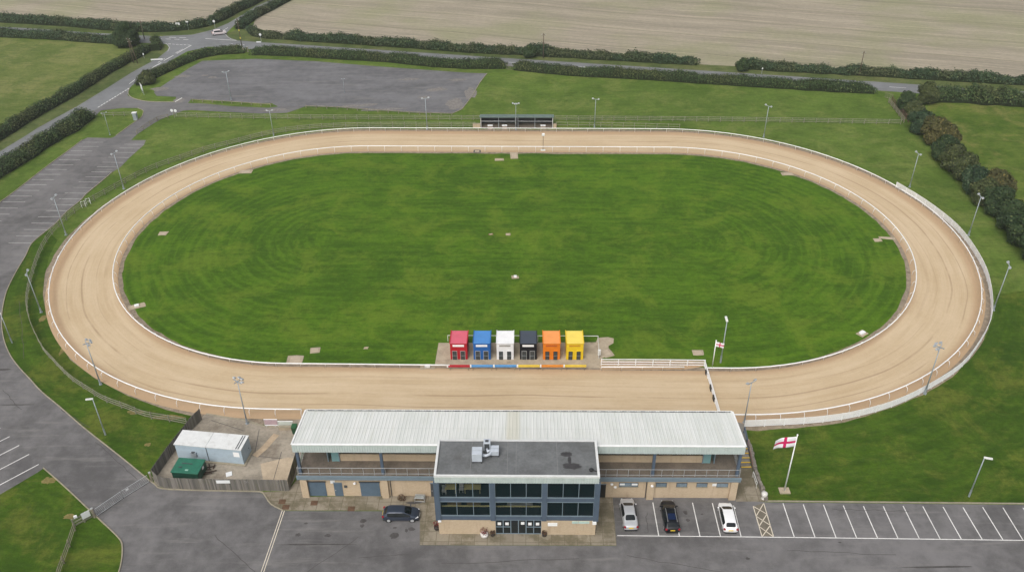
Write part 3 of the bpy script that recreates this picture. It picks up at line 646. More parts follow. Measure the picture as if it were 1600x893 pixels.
# coloured rails before the kennels
rc = {'red': (.42, .012, .03), 'blue': (.09, .30, .62), 'yellow': (.72, .52, .06), 'orange': (.70, .25, .03)}
for k, v in rc.items(): M['rail_' + k] = plain(k + '_rail_paint', v, .5, .35, var=.1)
cr = [(699, 735, 'red', 'red padded rail board in front of the red kennel'), (735.3, 771, 'blue', 'blue padded rail board next to the red one'),
      (771.6, 808, 'blue', 'blue padded rail board in front of the white kennel'), (808.4, 844.3, 'yellow', 'yellow padded rail board in front of the black kennel'),
      (844.7, 880.8, 'orange', 'orange padded rail board in front of the orange kennel'), (881.3, 917, 'yellow', 'yellow padded rail board at the right end of the coloured row')]
for x0, x1, cn, lab in cr:
    a, b = at(x0, 571.5, .9), at(x1, 571.5, .9); mid = (a + b) / 2; L = (b - a).length
    t = thing('padded_rail', lab, 'rail', (mid.x, mid.y, 0), math.atan2((b - a).y, (b - a).x), 'coloured rail boards before the kennels')
    mb = MB(); mb.box(0, 0, .92, L - .16, .09, .42); mb.build('board', M['rail_' + cn], t, bevel=.03)
    mb = MB(); mb.box(-L / 2 + .02, 0, .92, .2, .14, .5); mb.build('joint_cover', M['white'], t, bevel=.02)
    for sx in (-1, 1):
        mb = MB(); mb.tube([(sx * L * .4, .12, 0), (sx * L * .4, .12, .85)], .04, 6); mb.build('post', M['wood'], t)

# ------------------------------------------------------------------ coloured kennels (starting boxes)
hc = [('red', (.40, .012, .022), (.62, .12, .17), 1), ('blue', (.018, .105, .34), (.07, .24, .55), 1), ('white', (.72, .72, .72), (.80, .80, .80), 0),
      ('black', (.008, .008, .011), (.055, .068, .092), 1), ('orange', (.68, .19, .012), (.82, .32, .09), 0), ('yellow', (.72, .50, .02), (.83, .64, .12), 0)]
f0, f5 = at(717.5, 561.4), at(897.6, 561.6)
for i, (cn, wall, roofc, sg) in enumerate(hc):
    p = f0.lerp(f5, i / 5)
    lab = {'red': 'red starting kennel at the left end of the coloured row', 'blue': 'blue starting kennel between the red and white ones', 'white': 'white starting kennel between the blue and black ones',
           'black': 'black starting kennel with ribbed dark roof', 'orange': 'orange starting kennel between the black and yellow ones', 'yellow': 'yellow starting kennel at the right end of the row'}[cn]
    t = thing('starting_kennel', lab, 'kennel', (p.x, p.y, .034), (f5 - f0).y / (f5 - f0).x, 'coloured starting kennels')
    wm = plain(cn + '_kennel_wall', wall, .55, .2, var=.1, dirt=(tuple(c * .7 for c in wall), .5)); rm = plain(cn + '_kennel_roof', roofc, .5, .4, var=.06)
    W, D, hf, hb = 2.52, 3.35, 3.0, 2.72
    mb = MB(); x = W / 2
    mb.add([(-x, 0, 0), (x, 0, 0), (x, D, 0), (-x, D, 0), (-x, 0, hf), (x, 0, hf), (x, D, hb), (-x, D, hb)], [(3, 2, 1, 0), (4, 5, 6, 7), (0, 1, 5, 4), (1, 2, 6, 5), (2, 3, 7, 6), (3, 0, 4, 7)])
    mb.build('wall', wm, t)
    mb = MB(); x = W / 2 + .06; n = 17
    top = []
    for k in range(n * 2 + 1):
        xx = -x + 2 * x * k / (n * 2); z = .05 if k % 2 else .0
        top.append((xx, z))
    vs = []; fs = []
    for xx, z in top: vs += [(xx, -.1, hf + .06 + z * .7), (xx, D + .08, hb + .05 + z * .7), (xx, -.1, hf + .015), (xx, D + .08, hb + .012)]
    for k in range(len(top) - 1):
        a = k * 4; b = a + 4; fs += [(a, b, b + 1, a + 1), (a + 2, a + 3, b + 3, b + 2), (a, a + 2, b + 2, b), (a + 1, b + 1, b + 3, a + 3)]
    fs += [(0, 1, 3, 2), (len(vs) - 4, len(vs) - 2, len(vs) - 1, len(vs) - 3)]
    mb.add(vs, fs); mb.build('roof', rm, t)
    for sx in (-1, 1):
        mb = MB()
        mb.add([(sx * (x - .05) - .06, -.12, hf + .05), (sx * (x - .05) + .06, -.12, hf + .05), (sx * (x - .05) + .06, D + .1, hb + .05), (sx * (x - .05) - .06, D + .1, hb + .05),
                (sx * (x - .05) - .06, -.12, hf + .17), (sx * (x - .05) + .06, -.12, hf + .17), (sx * (x - .05) + .06, D + .1, hb + .17), (sx * (x - .05) - .06, D + .1, hb + .17)],
               [(3, 2, 1, 0), (4, 5, 6, 7), (0, 1, 5, 4), (1, 2, 6, 5), (2, 3, 7, 6), (3, 0, 4, 7)])
        mb.build('roof_trim', wm, t)
    sgm = M['white'] if sg else plain(cn + '_kennel_sign', {'white': (.30, .29, .27), 'orange': (.42, .10, .02), 'yellow': (.50, .26, .02)}[cn], .6, .3, var=.1)
    mb = MB(); mb.box(-.03, -.03, hf - .42, 1.68, .05, .34 if sg else .26); mb.build('name_board', sgm, t)
    for sx in (-.62, .58):
        mb = MB(); mb.b2(sx - .37, sx + .37, -.045, .0, 0.0, 1.62); fr = mb.build('door_frame', M['steel'] if cn in ('red', 'blue', 'black') else wm, t)
        mb = MB(); mb.b2(sx - .30, sx + .30, -.07, -.046, .02, 1.55); dr = mb.build('door', plain('mesh_door', (.022, .024, .022), .7, .3, var=.3), fr)
        mb = MB()
        for k in range(1, 4): mb.b2(sx - .30 + k * .15 - .008, sx - .30 + k * .15 + .008, -.082, -.07, .04, 1.5)
        mb.b2(sx - .3, sx + .3, -.084, -.07, .74, .79); mb.build('door_bars', M['pole'], dr)

# white pipe rail behind the kennels
t0 = at(731, 533); q = [at(700, 533), at(934, 534), at(935.5, 560)]
q = [Vector((p.x, p.y, 0)) for p in q]
t = thing('pipe_rail', 'thin white pipe rail running behind the coloured kennels', 'rail', q[0])
mb = MB(); mb.tube([p - q[0] + Vector((0, 0, 1.15)) for p in q], .05, 6); mb.build('rail', M['white_old'], t)
pr = None
for p, d in resample(q[:2], 4.3) + [(q[2], None)]:
    if pr is None: mb = MB(); mb.tube([(0, 0, 0), (0, 0, 1.15)], .05, 6); pr = o = mb.build('post', M['white_old'], t)
    else: o = pr.copy(); COL.objects.link(o); adopt(o, t)
    o.location = p - q[0]
bx = at(936, 557)
t = thing('control_box', 'small white control box on a post at the end of the pipe rail', 'box', bx)
mb = MB(); mb.box(0, 0, .85, .42, .3, .9); mb.build('cabinet', M['white_old'], t, bevel=.02)
mb = MB(); mb.tube([(0, 0, 0), (0, 0, .5)], .06, 6); mb.build('post', M['pole'], t)

# ------------------------------------------------------------------ fences
def fence(name, label, cat, pts, h, rails, spacing, mat, post=(.12, .12), rail=(.05, .11), group=None, loc=None, post_h=None, most=100, pmat=None):
    """rails: heights; posts are separate parts"""
    pts = [Vector((p[0], p[1], 0)) for p in pts]; c = pts[0]
    t = thing(name, label, cat, c, 0, group)
    mb = MB()
    for z in rails: mb.bar([p - c + Vector((0, 0, z)) for p in pts], rail[0], rail[1])
    mb.build('rails', mat, t)
    first = None
    for p, d in resample(pts, spacing)[:most]:
        if first is None:
            mb = MB(); hh = post_h or h
            mb.box(0, 0, hh / 2, post[0], post[1], hh); first = o = mb.build('fence_post', pmat or mat, t)
        else: o = first.copy(); COL.objects.link(o); adopt(o, t)
        o.location = p - c; o.rotation_euler = (R.uniform(-.02, .02), R.uniform(-.02, .02), math.atan2(d.y, d.x))
    return t
def fpx(pts, z=0.6, n=4): return catmull(ats(pts, z), n)
WR = (.35, .75, 1.15)
fence('timber_fence', 'long lichened three rail fence curving round the west bend above the drive', 'fence',
      fpx([(291.6, 659), (260, 652.8), (225, 646.5), (200, 636.4), (163, 622.6), (138, 607.8), (112.9, 591.5), (95.3, 575.2), (80.3, 559), (67.7, 545), (54, 518.8), (46.4, 500), (42, 478), (43, 456.4), (50, 428), (59, 400), (72, 374), (88, 354), (105, 338), (120, 326), (142, 312), (169, 297), (200, 280), (239, 261), (287.8, 244), (325, 231.5), (363, 222), (428, 206), (490, 198), (568, 195), (650, 194.6), (742, 194.8)], n=3), 1.3, WR, 2.75, M['wood_green'], (.13, .13), (.06, .12))
fence('timber_fence', 'far three rail fence across the grass behind the shelter', 'fence',
      fpx([(272, 180), (300, 180), (387, 182), (500, 183), (744, 184.2), (900, 184.8), (1056, 185.8), (1212, 187.6), (1408, 190.6)], n=3), 1.25, WR, 2.75, M['wood_green'])
fence('timber_fence', 'short rail fence beside the far straight right of the shelter', 'fence', fpx([(869, 194), (960, 195), (1062, 197.6)], n=3), 1.2, (.5, 1.1), 2.7, M['wood_green'])
fence('timber_fence', 'low two rail fence from the drive gate down the near left lawn', 'fence', fpx([(116, 824), (104, 860), (92, 893), (80, 930)], .5, 3), 1.2, (.3, .7, 1.1), 2.4, M['wood'])
fence('timber_fence', 'low rail along the grass strip before the overflow car park', 'fence', ats([(301, 157), (350, 159.5), (401, 163), (423, 164.5)], .3), .75, (.6,), 2.6, M['wood'], (.16, .16), (.08, .14))
fence('timber_fence', 'low rail on the lower edge of the overflow car park', 'fence', ats([(478, 167), (525, 168.5), (587, 173.2), (650, 177), (706, 179)], .3), .75, (.6,), 2.6, M['wood'], (.16, .16), (.08, .14))
fence('timber_fence', 'dark rail fence on the small grass island by the side road', 'fence', ats([(160, 179), (190, 178.5), (211, 178)], .5), 1.1, (.45, .95), 2.5, M['wood_green'])
fence('timber_fence', 'rail fence beside the narrow entry to the left car park', 'fence', ats([(213.5, 207), (225, 199), (237, 191), (249, 184.5), (262, 182)], .5), 1.1, (.45, .95), 2.4, M['wood'])
fence('sheep_race', 'brown four bar timber rails at the corner by the bushes on the right', 'fence', ats([(1393.8, 155), (1407, 171), (1420, 188)], .6), 1.4, (.3, .6, .9, 1.25), 2.2, plain('brown_rail', (.13, .085, .06), .9, .15, var=.3), (.14, .14), (.06, .14))
fence('sheep_race', 'second brown timber rail line just inside the corner rails', 'fence', ats([(1389, 157), (1401, 172), (1413, 188)], .6), 1.3, (.3, .6, .9, 1.2), 2.2, M['wood'], (.14, .14), (.06, .12))
# slatted white crowd fence round the east bend
wf = [(1165, 657), (1187.5, 656.2), (1255, 652.7), (1300, 648.4), (1340.8, 641.4), (1397, 625.7), (1450.5, 600.6), (1503.8, 566), (1535, 525.4), (1549, 495.7), (1551.3, 470), (1548.5, 445), (1542.3, 421.4), (1530.8, 397.7), (1510, 367), (1486, 342), (1446, 312), (1401.8, 285)]
fence('slatted_fence', 'white slatted rail fence curving round the outside of the east bend', 'fence', fpx(wf, 1.15, 3), 1.25, (.2, .4, .6, .8, 1.0, 1.2), 2.7, M['white'], (.09, .09), (.04, .125))
# white fences at the finish crossing
fence('white_fence', 'white three bar fence between the kennels and the track barrier', 'fence', ats([(939.7, 561), (1000, 561.2), (1102, 562.3)], 1.1), 1.15, (.2, .65, 1.1), 2.55, M['white'], (.12, .12), (.07, .12))
fx = ats([(1101.5, 563), (1113, 602), (1124.6, 641)], 1.1)
t = fence('track_barrier', 'white barrier set straight across the sand track', 'barrier', fx, 1.15, (.3, .7, 1.1), 2.6, M['white'], (.12, .12), (.08, .14))
mb = MB(); c = Vector((fx[0].x, fx[0].y, 0)); u = (fx[2] - fx[0]).normalized(); n_ = Vector((-u.y, u.x, 0))
for s0 in (1.9, 5.4, 7.6):
    b0 = u * s0 + n_ * -.14; mb.box(b0.x, b0.y, .5, .5 if s0 < 3 else .8, .12, .7, math.atan2(u.y, u.x))
mb.build('black_pad', M['black'], t)

# yard fence: close boards
def board_fence(name, label, pts, h, extra=None, group='close boarded yard fence panels'):
    pts = [Vector((p.x, p.y, 0)) for p in pts]; c = pts[0]; t = thing(name, label, 'fence', c, 0, group); mb = MB(); rr = random.Random(len(label))
    for p, d in resample(pts, .17)[:-1]:
        q = p - c + d * .085; hh = h + rr.uniform(-.03, .03)
        mb.box(q.x, q.y, hh / 2, .155, .025, hh, math.atan2(d.y, d.x))
    mb.build('boards', M['board'], t)
    mb = MB()
    for z in (.35, h - .3): mb.bar([p - c + Vector((-(pts[-1] - pts[0]).normalized().y * .05, (pts[-1] - pts[0]).normalized().x * .05, z)) for p in pts], .06, .08)
    mb.build('rails', M['wood'], t)
    return t
def board_mat():
    nt = NT('grey_boards'); g = nt.n('ShaderNodeNewGeometry'); r = g.outputs['Random Per Island']; x, y, z = nt.sep(nt.obj())
    st = nt.noise(nt.vec(nt.math('MULTIPLY', x, 6), nt.math('MULTIPLY', y, 6), nt.math('MULTIPLY', z, .5)), 1.0, 4, .6)
    c = nt.mix(r, (.10, .095, .088), (.23, .212, .19)); c = nt.mix(nt.math('MULTIPLY', nt.ramp(st, .45, .7), .5), c, (.13, .12, .075))
    return nt.out(c, .9, .15)
M['board'] = board_mat()
t = board_fence('board_fence', 'grey close boarded yard fence facing the forecourt', ats([(241.5, 751), (250, 759), (262, 763.3), (300, 764.3), (363, 765.4), (452, 766.4)]), 1.95)
c = at(241.5, 751)
for i, (x0, x1, y0, y1, lab) in enumerate([(338.5, 359.8, 747.5, 753, 'widest'), (381.9, 391.6, 748.2, 752, ''), (432, 437, 751, 755, '')]):
    p = at((x0 + x1) / 2, y1, 1.35); w = (at(x1, y1, 1.35) - at(x0, y1, 1.35)).length
    mb = MB(); mb.box(p.x - c.x, at((x0 + x1) / 2, 765.2).y - c.y - .04, 1.52, w, .03, .5 if i == 0 else .4); mb.build('notice', M['sign_back'], t)
board_fence('board_fence', 'close boarded yard fence running back beside the grandstand end', ats([(452.6, 766), (464, 727), (466, 722)]), 1.95)
board_fence('board_fence', 'close boarded yard fence between the lawn and the pale cabin', ats([(241, 749.5), (266, 714), (299, 672)]), 1.9)
t = board_fence('yard_gate', 'boarded yard gate standing open next to the timber fence end', ats([(299, 672), (316, 655)]), 2.0); t['category'] = 'gate'; del t['group']

# ------------------------------------------------------------------ field gate over the drive
def bar_gate(name, label, a, b, h=1.25, bars=5, mat=None):
    a = Vector((a.x, a.y, 0)); b = Vector((b.x, b.y, 0)); L = (b - a).length; t = thing(name, label, 'gate', a, math.atan2((b - a).y, (b - a).x), 'steel leaves of the drive gate')
    mb = MB()
    mb.tube([(0, 0, .15), (0, 0, h), (L, 0, h), (L, 0, .15)], .042, 6, True); mb.build('frame', mat or M['steel'], t)
    mb = MB()
    for k in range(1, bars): z = .15 + (h - .15) * k / bars; mb.tube([(0, 0, z), (L, 0, z)], .018, 5)
    for s_ in (.33, .66): mb.tube([(L * s_, 0, .15), (L * s_, 0, h)], .022, 5)
    mb.build('bars', mat or M['steel'], t)
    return t
gA, gM, gB = at(233, 753), at(193, 778), at(152, 806)
bar_gate('field_gate', 'upper leaf of the steel gate across the drive', gA, gM.lerp(gA, .02))
t = bar_gate('field_gate', 'lower leaf of the steel gate across the drive', gB, gM.lerp(gB, .02))
for p, lab in ((gA + Vector((.3, .2, 0)), 'timber gate post against the yard fence corner'), (gB + Vector((-.25, -.15, 0)), 'timber gate post on the kerb of the near left lawn')):
    t = thing('gate_post', lab, 'post', p); mb = MB(); mb.box(0, 0, .75, .24, .24, 1.5, .5); mb.build('shaft', M['wood'], t, bevel=.02)
    mb = MB(); mb.box(0, 0, 1.53, .28, .28, .06, .5); mb.build('cap', M['steel'], t)
t = thing('gate_sign', 'small white round plate hung on the drive gate', 'sign', gM.lerp(gA, .22)); u = (gA - gM).normalized()
mb = MB(); mb.box(0, -.06, 1.0, .34, .03, .34, math.atan2(u.y, u.x)); mb.build('plate', M['sign_back'], t)
mb = MB(); mb.box(0, -.03, 1.2, .06, .05, .1, math.atan2(u.y, u.x)); mb.build('hook', M['dark_metal'], t)
p0, p1 = at(148, 807), at(117, 823)
t = fence('timber_fence', 'short heavy timber barrier between the drive gate and the lawn fence', 'fence', [p0, p1], 1.35, (.3, .75, 1.2), 1.5, M['wood_green'], (.2, .2), (.1, .2))
pm = p0.lerp(p1, .35)
t = thing('notice_board', 'square white notice on the timber barrier by the drive', 'sign', pm, math.atan2((p0 - p1).y, (p0 - p1).x))
mb = MB(); mb.box(0, -.17, 1.15, .95, .04, .95); mb.build('panel', M['sign_back'], t); mb = MB(); mb.box(0, -.12, 1.15, .1, .06, 1.0); mb.build('backing', M['wood'], t)
pm = p0.lerp(p1, .8)
t = thing('notice_board', 'little white box on top of the timber barrier end', 'sign', pm)
mb = MB(); mb.box(0, 0, 1.48, .36, .2, .3, .4); mb.build('panel', M['sign_back'], t); mb = MB(); mb.box(0, 0, 1.3, .08, .08, .2); mb.build('backing', M['wood'], t)

# ------------------------------------------------------------------ floodlights, lamps, poles
def floodlight(kind, h=7.5):
    t = thing('floodlight', '', 'floodlight')
    mb = MB(); mb.tube([(0, 0, 0), (0, 0, h)], .095, 8, r2=.055); mb.build('pole', M['pole'], t, smooth=True)
    mb = MB(); mb.b2(-.2, .2, -.2, .2, 0, .12); mb.tube([(0, 0, .1), (0, 0, .9)], .14, 8); mb.build('base', M['pole'], t)
    w = .75 if kind == 2 else .8
    mb = MB(); mb.box(0, 0, h + .02, 2 * w + .1, .1, .1)
    if kind == 4: mb.box(0, 0, h + .02, .1, 1.0, .1)
    mb.build('crossbar', M['pole'], t)
    spots = [(-w, 0), (w, 0)] if kind == 2 else [(-w, .1), (w, .1), (-.28, .5), (.28, .5)]
    for x, y in spots:
        m = Matrix.Translation((x, y + .1, h + .18)) @ Matrix.Rotation(math.radians(-32), 4, 'X')
        mb = MB(); mb.box(0, 0, 0, .40, .36, .17, 0, m); l = mb.build('lamp', M['lamp'], t, bevel=.04)
        mb = MB(); mb.box(0, .01, -.1, .34, .3, .03, 0, m); mb.build('lens', M['clear_light'], l)
    return t
def street_lamp(h=6.6):
    t = thing('street_lamp', '', 'street lamp')
    mb = MB(); mb.tube([(0, 0, 0), (0, 0, h)], .09, 8, r2=.055); mb.build('pole', M['pole'], t, smooth=True)
    mb = MB(); mb.tube([(0, 0, 0), (0, 0, 1.1)], .12, 8); mb.build('base', M['pole'], t)
    m = Matrix.Translation((.38, 0, h + .04)) @ Matrix.Rotation(math.radians(-8), 4, 'Y')
    mb = MB(); mb.box(0, 0, 0, .95, .3, .14, 0, m); l = mb.build('lantern', M['white_old'], t, bevel=.05)
    mb = MB(); mb.box(.05, 0, -.08, .6, .22, .04, 0, m); mb.build('lens', M['clear_light'], l)
    return t
proto = {2: floodlight(2), 4: floodlight(4), 1: street_lamp()}
used = set()
def put_light(kind, px, py, h, rz, label, group):
    o = proto[kind] if kind not in used else copy_tree(proto[kind]); used.add(kind)
    b = at(px, py); o.location = b; s = h / (6.6 if kind == 1 else 7.5); o.scale = (s, s, s); o.rotation_euler = (0, 0, rz); o['label'] = label; o['group'] = group
def to_c(px, py):
    b = at(px, py); d = Vector((TX, TY, 0)) - b; d.x -= max(-TL, min(TL, -d.x)) * -1 if False else 0
    return math.atan2(d.y, d.x) - PI / 2
FG = 'floodlights round the track'
for k, px, py, h, lab in [
    (4, 157.4, 600.3, 7.4, 'four headed floodlight beside the timber fence at the lower left bend'), (2, 64.6, 487.8, 7.5, 'floodlight leaning over the timber fence at the leftmost point of the track'),
    (2, 103.4, 367.1, 7.8, 'floodlight standing before the near end of the left parking bays'), (2, 193.7, 295.3, 7.9, 'floodlight beside the rail at the upper left bend, in front of the parking bays'),
    (2, 667.5, 202.2, 7.5, 'floodlight on the far straight below the overflow car park'), (4, 806.1, 203, 6.4, 'floodlight in front of the dark shelter'),
    (2, 928.8, 198.9, 6.8, 'floodlight on the far straight right of the shelter'), (2, 1193.1, 214.7, 7.4, 'floodlight at the start of the upper right bend on open grass'),
    (2, 1421.1, 292.2, 7.3, 'floodlight at the upper end of the white slatted fence'), (2, 1513.2, 367.6, 7.9, 'floodlight behind the slatted fence next to the dark bushes'),
    (2, 1551.7, 484.6, 8.4, 'floodlight behind the slatted fence at the rightmost point of the track'), (4, 1444.8, 614.7, 8.2, 'four headed floodlight behind the slatted fence at the lower right bend'),
    (2, 1162.6, 659.8, 7.0, 'floodlight at the grandstand corner by the outside stairs'), (4, 386.3, 661.3, 7.4, 'four headed floodlight in the concrete yard behind the pale cabin')]:
    put_light(k, px, py, h, to_c(px, py), lab, FG)
for k, px, py, h, rz, lab in [(2, 361.4, 156.4, 7.2, .4, 'lamp mast at the left of the overflow car park'), (2, 538.4, 145, 3.6, .2, 'short lamp mast in the middle of the overflow car park'), (2, 172, 211, 5.3, .6, 'lamp mast on the grass above the left parking bays'), (2, 427.6, 212, 6.0, .1, 'thin lamp mast on the grass below the access road bend')]:
    put_light(k, px, py, h, rz, lab, 'lamp masts of the car parks')
for px, py, h, rz, lab in [(164.9, 679, 6.4, math.radians(200), 'street lamp on the lawn between the drive and the timber fence'), (1513.8, 775, 6.6, math.radians(-25), 'street lamp on the lawn above the right parking bays'), (19.4, 535.7, 5.6, math.radians(180), 'street lamp beside the drive kerb at the far left'), (1125.7, 566.2, 7.6, math.radians(90), 'tall thin lamp post on the infield beside the small flag')]:
    put_light(1, px, py, h, rz, lab, 'single headed street lamps')
def tele(px, py, h, lab, lean=0.0):
    t = thing('telegraph_pole', lab, 'telegraph pole', at(px, py), R.uniform(-.3, .3), 'wooden telegraph poles by the roads'); t.rotation_euler = (0, lean, 0)
    mb = MB(); mb.tube([(0, 0, 0), (0, 0, h)], .14, 8, r2=.09); mb.build('pole', M['tele'], t, smooth=True)
    mb = MB(); mb.box(0, 0, h - .5, 1.1, .1, .1); mb.build('crossarm', M['tele'], t)
    for x in (-.45, .45): mb = MB(); mb.lathe([(.05, 0), (.06, .08), (.03, .16)], 8, (x, 0, h - .44)); mb.build('insulator', M['sign_back'], t)
    return t
t = tele(378, 73, 8.2, 'telegraph pole with yellow markers at the crossroads corner')
for z in (2.3, 4.5): mb = MB(); mb.tube([(0, 0, z), (0, 0, z + .5)], .15, 8); mb.build('marker_band', M['sign_yellow'], t)
tele(849, 91, 7.0, 'telegraph pole in the far hedge behind the shelter'); tele(1342, 118.5, 6.6, 'telegraph pole in the far hedge at the right')
tele(209.5, 99, 7.2, 'telegraph pole by the side road hedge, left one of two'); tele(215.5, 99.5, 6.6, 'braced telegraph pole by the side road hedge, right one of two', -.12)
tele(225.7, 61, 5.6, 'telegraph pole beside the big round tree')

# road signs
def sign(name, lab, px, py, posts, panels, rz=0.0, cat='road sign', group=None):
    t = thing(name, lab, cat, at(px, py), rz, group)
    for x, h in posts: mb = MB(); mb.tube([(x, 0, 0), (x, 0, h)], .05, 6); mb.build('post', M['pole'], t)
    for x, z, w, h, rnd in panels:
        mb = MB()
        if rnd: mb.add([(x + w / 2 * math.cos(2 * PI * i / 16), y, z + w / 2 * math.sin(2 * PI * i / 16)) for y in (-.09, -.06) for i in range(16)], [tuple(range(16)), tuple(range(31, 15, -1))] + [(i, (i + 1) % 16, 16 + (i + 1) % 16, 16 + i) for i in range(16)])
        else: mb.box(x, -.075, z, w, .03, h)
        mb.build('panel', M['sign_back'], t)
    return t
sign('direction_sign', 'double white direction sign before the hedge at the crossroads', 275, 48, [(-.9, 2.2), (1.1, 2.4)], [(-.75, 1.9, 1.5, .7, 0), (1.0, 2.1, 1.3, .7, 0)], -.1)
sign('direction_sign', 'thin finger post right of the double direction sign', 294.7, 47, [(0, 2.6)], [(0, 2.5, .8, .3, 0)])
sign('round_sign', 'round white sign on the verge beside the small pinkish car', 336.4, 45, [(0, 2.4)], [(0, 2.3, .75, .75, 1)])
sign('round_sign', 'round white sign right of the marked telegraph pole', 408.6, 66.8, [(0, 2.5)], [(0, 2.4, .75, .75, 1)])
sign('verge_board', 'low white board at the foot of the round sign on the verge', 404.5, 68, [(-.4, .5), (.4, .5)], [(0, .45, 1.3, .35, 0)])
sign('verge_board', 'long low white board on the left side road verge', 245.5, 95.5, [(-1.4, .6), (1.4, .6)], [(0, .5, 3.2, .35, 0)], .15)
sign('white_hoarding', 'white hoarding on two posts at the car park entrance corner', 224, 147, [(-.9, 2.6), (.9, 2.6)], [(0, 1.9, 2.2, 1.6, 0)], math.radians(-58), 'sign')
sign('round_sign', 'pair of round white signs on the fence by the access road', 273, 180.5, [(-.45, 1.5), (.45, 1.5)], [(-.45, 1.3, .7, .7, 1), (.45, 1.25, .7, .7, 1)], -.1)
sign('marker_post', 'slim white marker post on the far road verge', 1190, 115.5, [(0, 1.7)], [(0, 1.5, .3, .4, 0)])
sign('marker_post', 'dark marker post on the corner of the west field', 242, 68, [(0, 1.7)], [(0, 1.5, .35, .5, 0)])
sign('marker_post', 'small white marker post by the left road hedge', 225.6, 91.5, [(0, 1.5)], [(0, 1.3, .35, .5, 0)])
p = at(212.5, 187.5)
t = thing('ticket_cabinet', 'grey cabinet on the grass island by the access road', 'cabinet', p)
mb = MB(); mb.box(0, 0, .9, .9, .7, 1.8); mb.build('cabinet', M['pole'], t, bevel=.04); mb = MB(); mb.box(0, 0, 1.85, 1.1, .9, .12); mb.build('lid', M['sign_back'], t, bevel=.03)
for i, (px, py, lab) in enumerate([(131.5, 323.5, 'white folding barrier frame on the grass verge, left one of two'), (139, 319, 'white folding barrier frame on the grass verge, right one of two')]):
    t = thing('barrier_frame', lab, 'barrier', at(px, py), .6, 'white folding barrier frames')
    mb = MB(); mb.tube([(-.35, 0, 0), (-.35, .15, 1.2), (.35, .15, 1.2), (.35, 0, 0)], .05, 6); mb.build('frame', M['white'], t)
    mb = MB(); mb.tube([(-.35, .5, 0), (-.35, .2, 1.15), (.35, .2, 1.15), (.35, .5, 0)], .05, 6); mb.tube([(-.35, .08, .6), (.35, .08, .6)], .04, 6); mb.build('back_leg', M['white'], t)
for i, (px, py) in enumerate([(381, 83), (387.5, 81.5)]):
    t = thing('gate_post', ['timber post left of the hedge gap by the crossroads', 'timber post right of the hedge gap by the crossroads'][i], 'post', at(px, py)); mb = MB(); mb.box(0, 0, .8, .25, .25, 1.6); mb.build('shaft', M['wood'], t); mb = MB(); mb.box(0, 0, 1.63, .3, .3, .06); mb.build('cap', M['steel'], t)
q0, q1 = at(791, 108.5), at(800.5, 110)
bar_gate('field_gate', 'pale field gate in the hedge gap above the shelter', q0, q1, 1.3, 5, M['wood'])['group'] = 'field gates in the hedges'
q0, q1 = at(1382, 152.5), at(1394, 156)
bar_gate('field_gate', 'pale field gate at the top of the brown corner rails', q0, q1, 1.3, 5, M['wood'])['group'] = 'field gates in the hedges'

# ------------------------------------------------------------------ flags
M['flag'] = None
def flag_mat():
    nt = NT('cross_flag'); u, v, _ = nt.sep(nt.n('ShaderNodeTexCoord').outputs['UV'])
    a = nt.math('LESS_THAN', nt.math('ABSOLUTE', nt.math('SUBTRACT', u, .5)), .065); b = nt.math('LESS_THAN', nt.math('ABSOLUTE', nt.math('SUBTRACT', v, .5)), .11)
    nt.out(nt.mix(nt.math('MAXIMUM', a, b), (.78, .77, .78), (.52, .012, .10)), .8, .2); return nt.m
M['flag'] = flag_mat()
def flagpole(lab, px, py, h, fw, fh, ang, base=True, rz=0):
    t = thing('flagpole', lab, 'flagpole', at(px, py), 0, None)
    mb = MB(); mb.tube([(0, 0, 0), (0, 0, h)], .10 if h > 6 else .08, 8, r2=.06); mb.build('pole', M['white'], t, smooth=True)
    mb = MB(); mb.lathe([(.04, 0), (.10, .06), (.10, .14), (.03, .2)], 8, (0, 0, h)); mb.build('finial', M['white'], t)
    if base: mb = MB(); mb.box(0, 0, .06, 1.3, 1.0, .12); mb.build('base', M['pad'], t)
    nx, nz = 18, 8; vs = []; fs = []; uv = []
    for i in range(nx + 1):
        for j in range(nz + 1):
            a, b = i / nx, j / nz
            w = math.sin(a * 6.0 + b * 1.2) * .13 * a * fw * .5
            x = a * fw * .96; vs.append((math.cos(ang) * x - math.sin(ang) * w, math.sin(ang) * x + math.cos(ang) * w, h - .15 - (1 - b) * fh - a * a * fh * .16)); uv.append((a, b))
    for i in range(nx):
        for j in range(nz): a0 = i * (nz + 1) + j; fs.append((a0, a0 + nz + 1, a0 + nz + 2, a0 + 1))
    mb = MB(); mb.add(vs, fs); fo = mb.build('flag', M['flag'], t, smooth=True)
    ul = fo.data.uv_layers.new(name='UVMap')
    for l in fo.data.loops: ul.data[l.index].uv = uv[l.vertex_index]
    md = fo.modifiers.new('thickness', 'SOLIDIFY'); md.thickness = .012
    return t
flagpole('tall white flagpole on the lawn flying a white flag with a red cross', 1225.4, 766.4, 9.3, 2.75, 1.6, PI + .12)
flagpole('short white flagpole on the infield with a small red crossed flag', 1113, 571.5, 4.6, 1.25, .85, -.2, False)

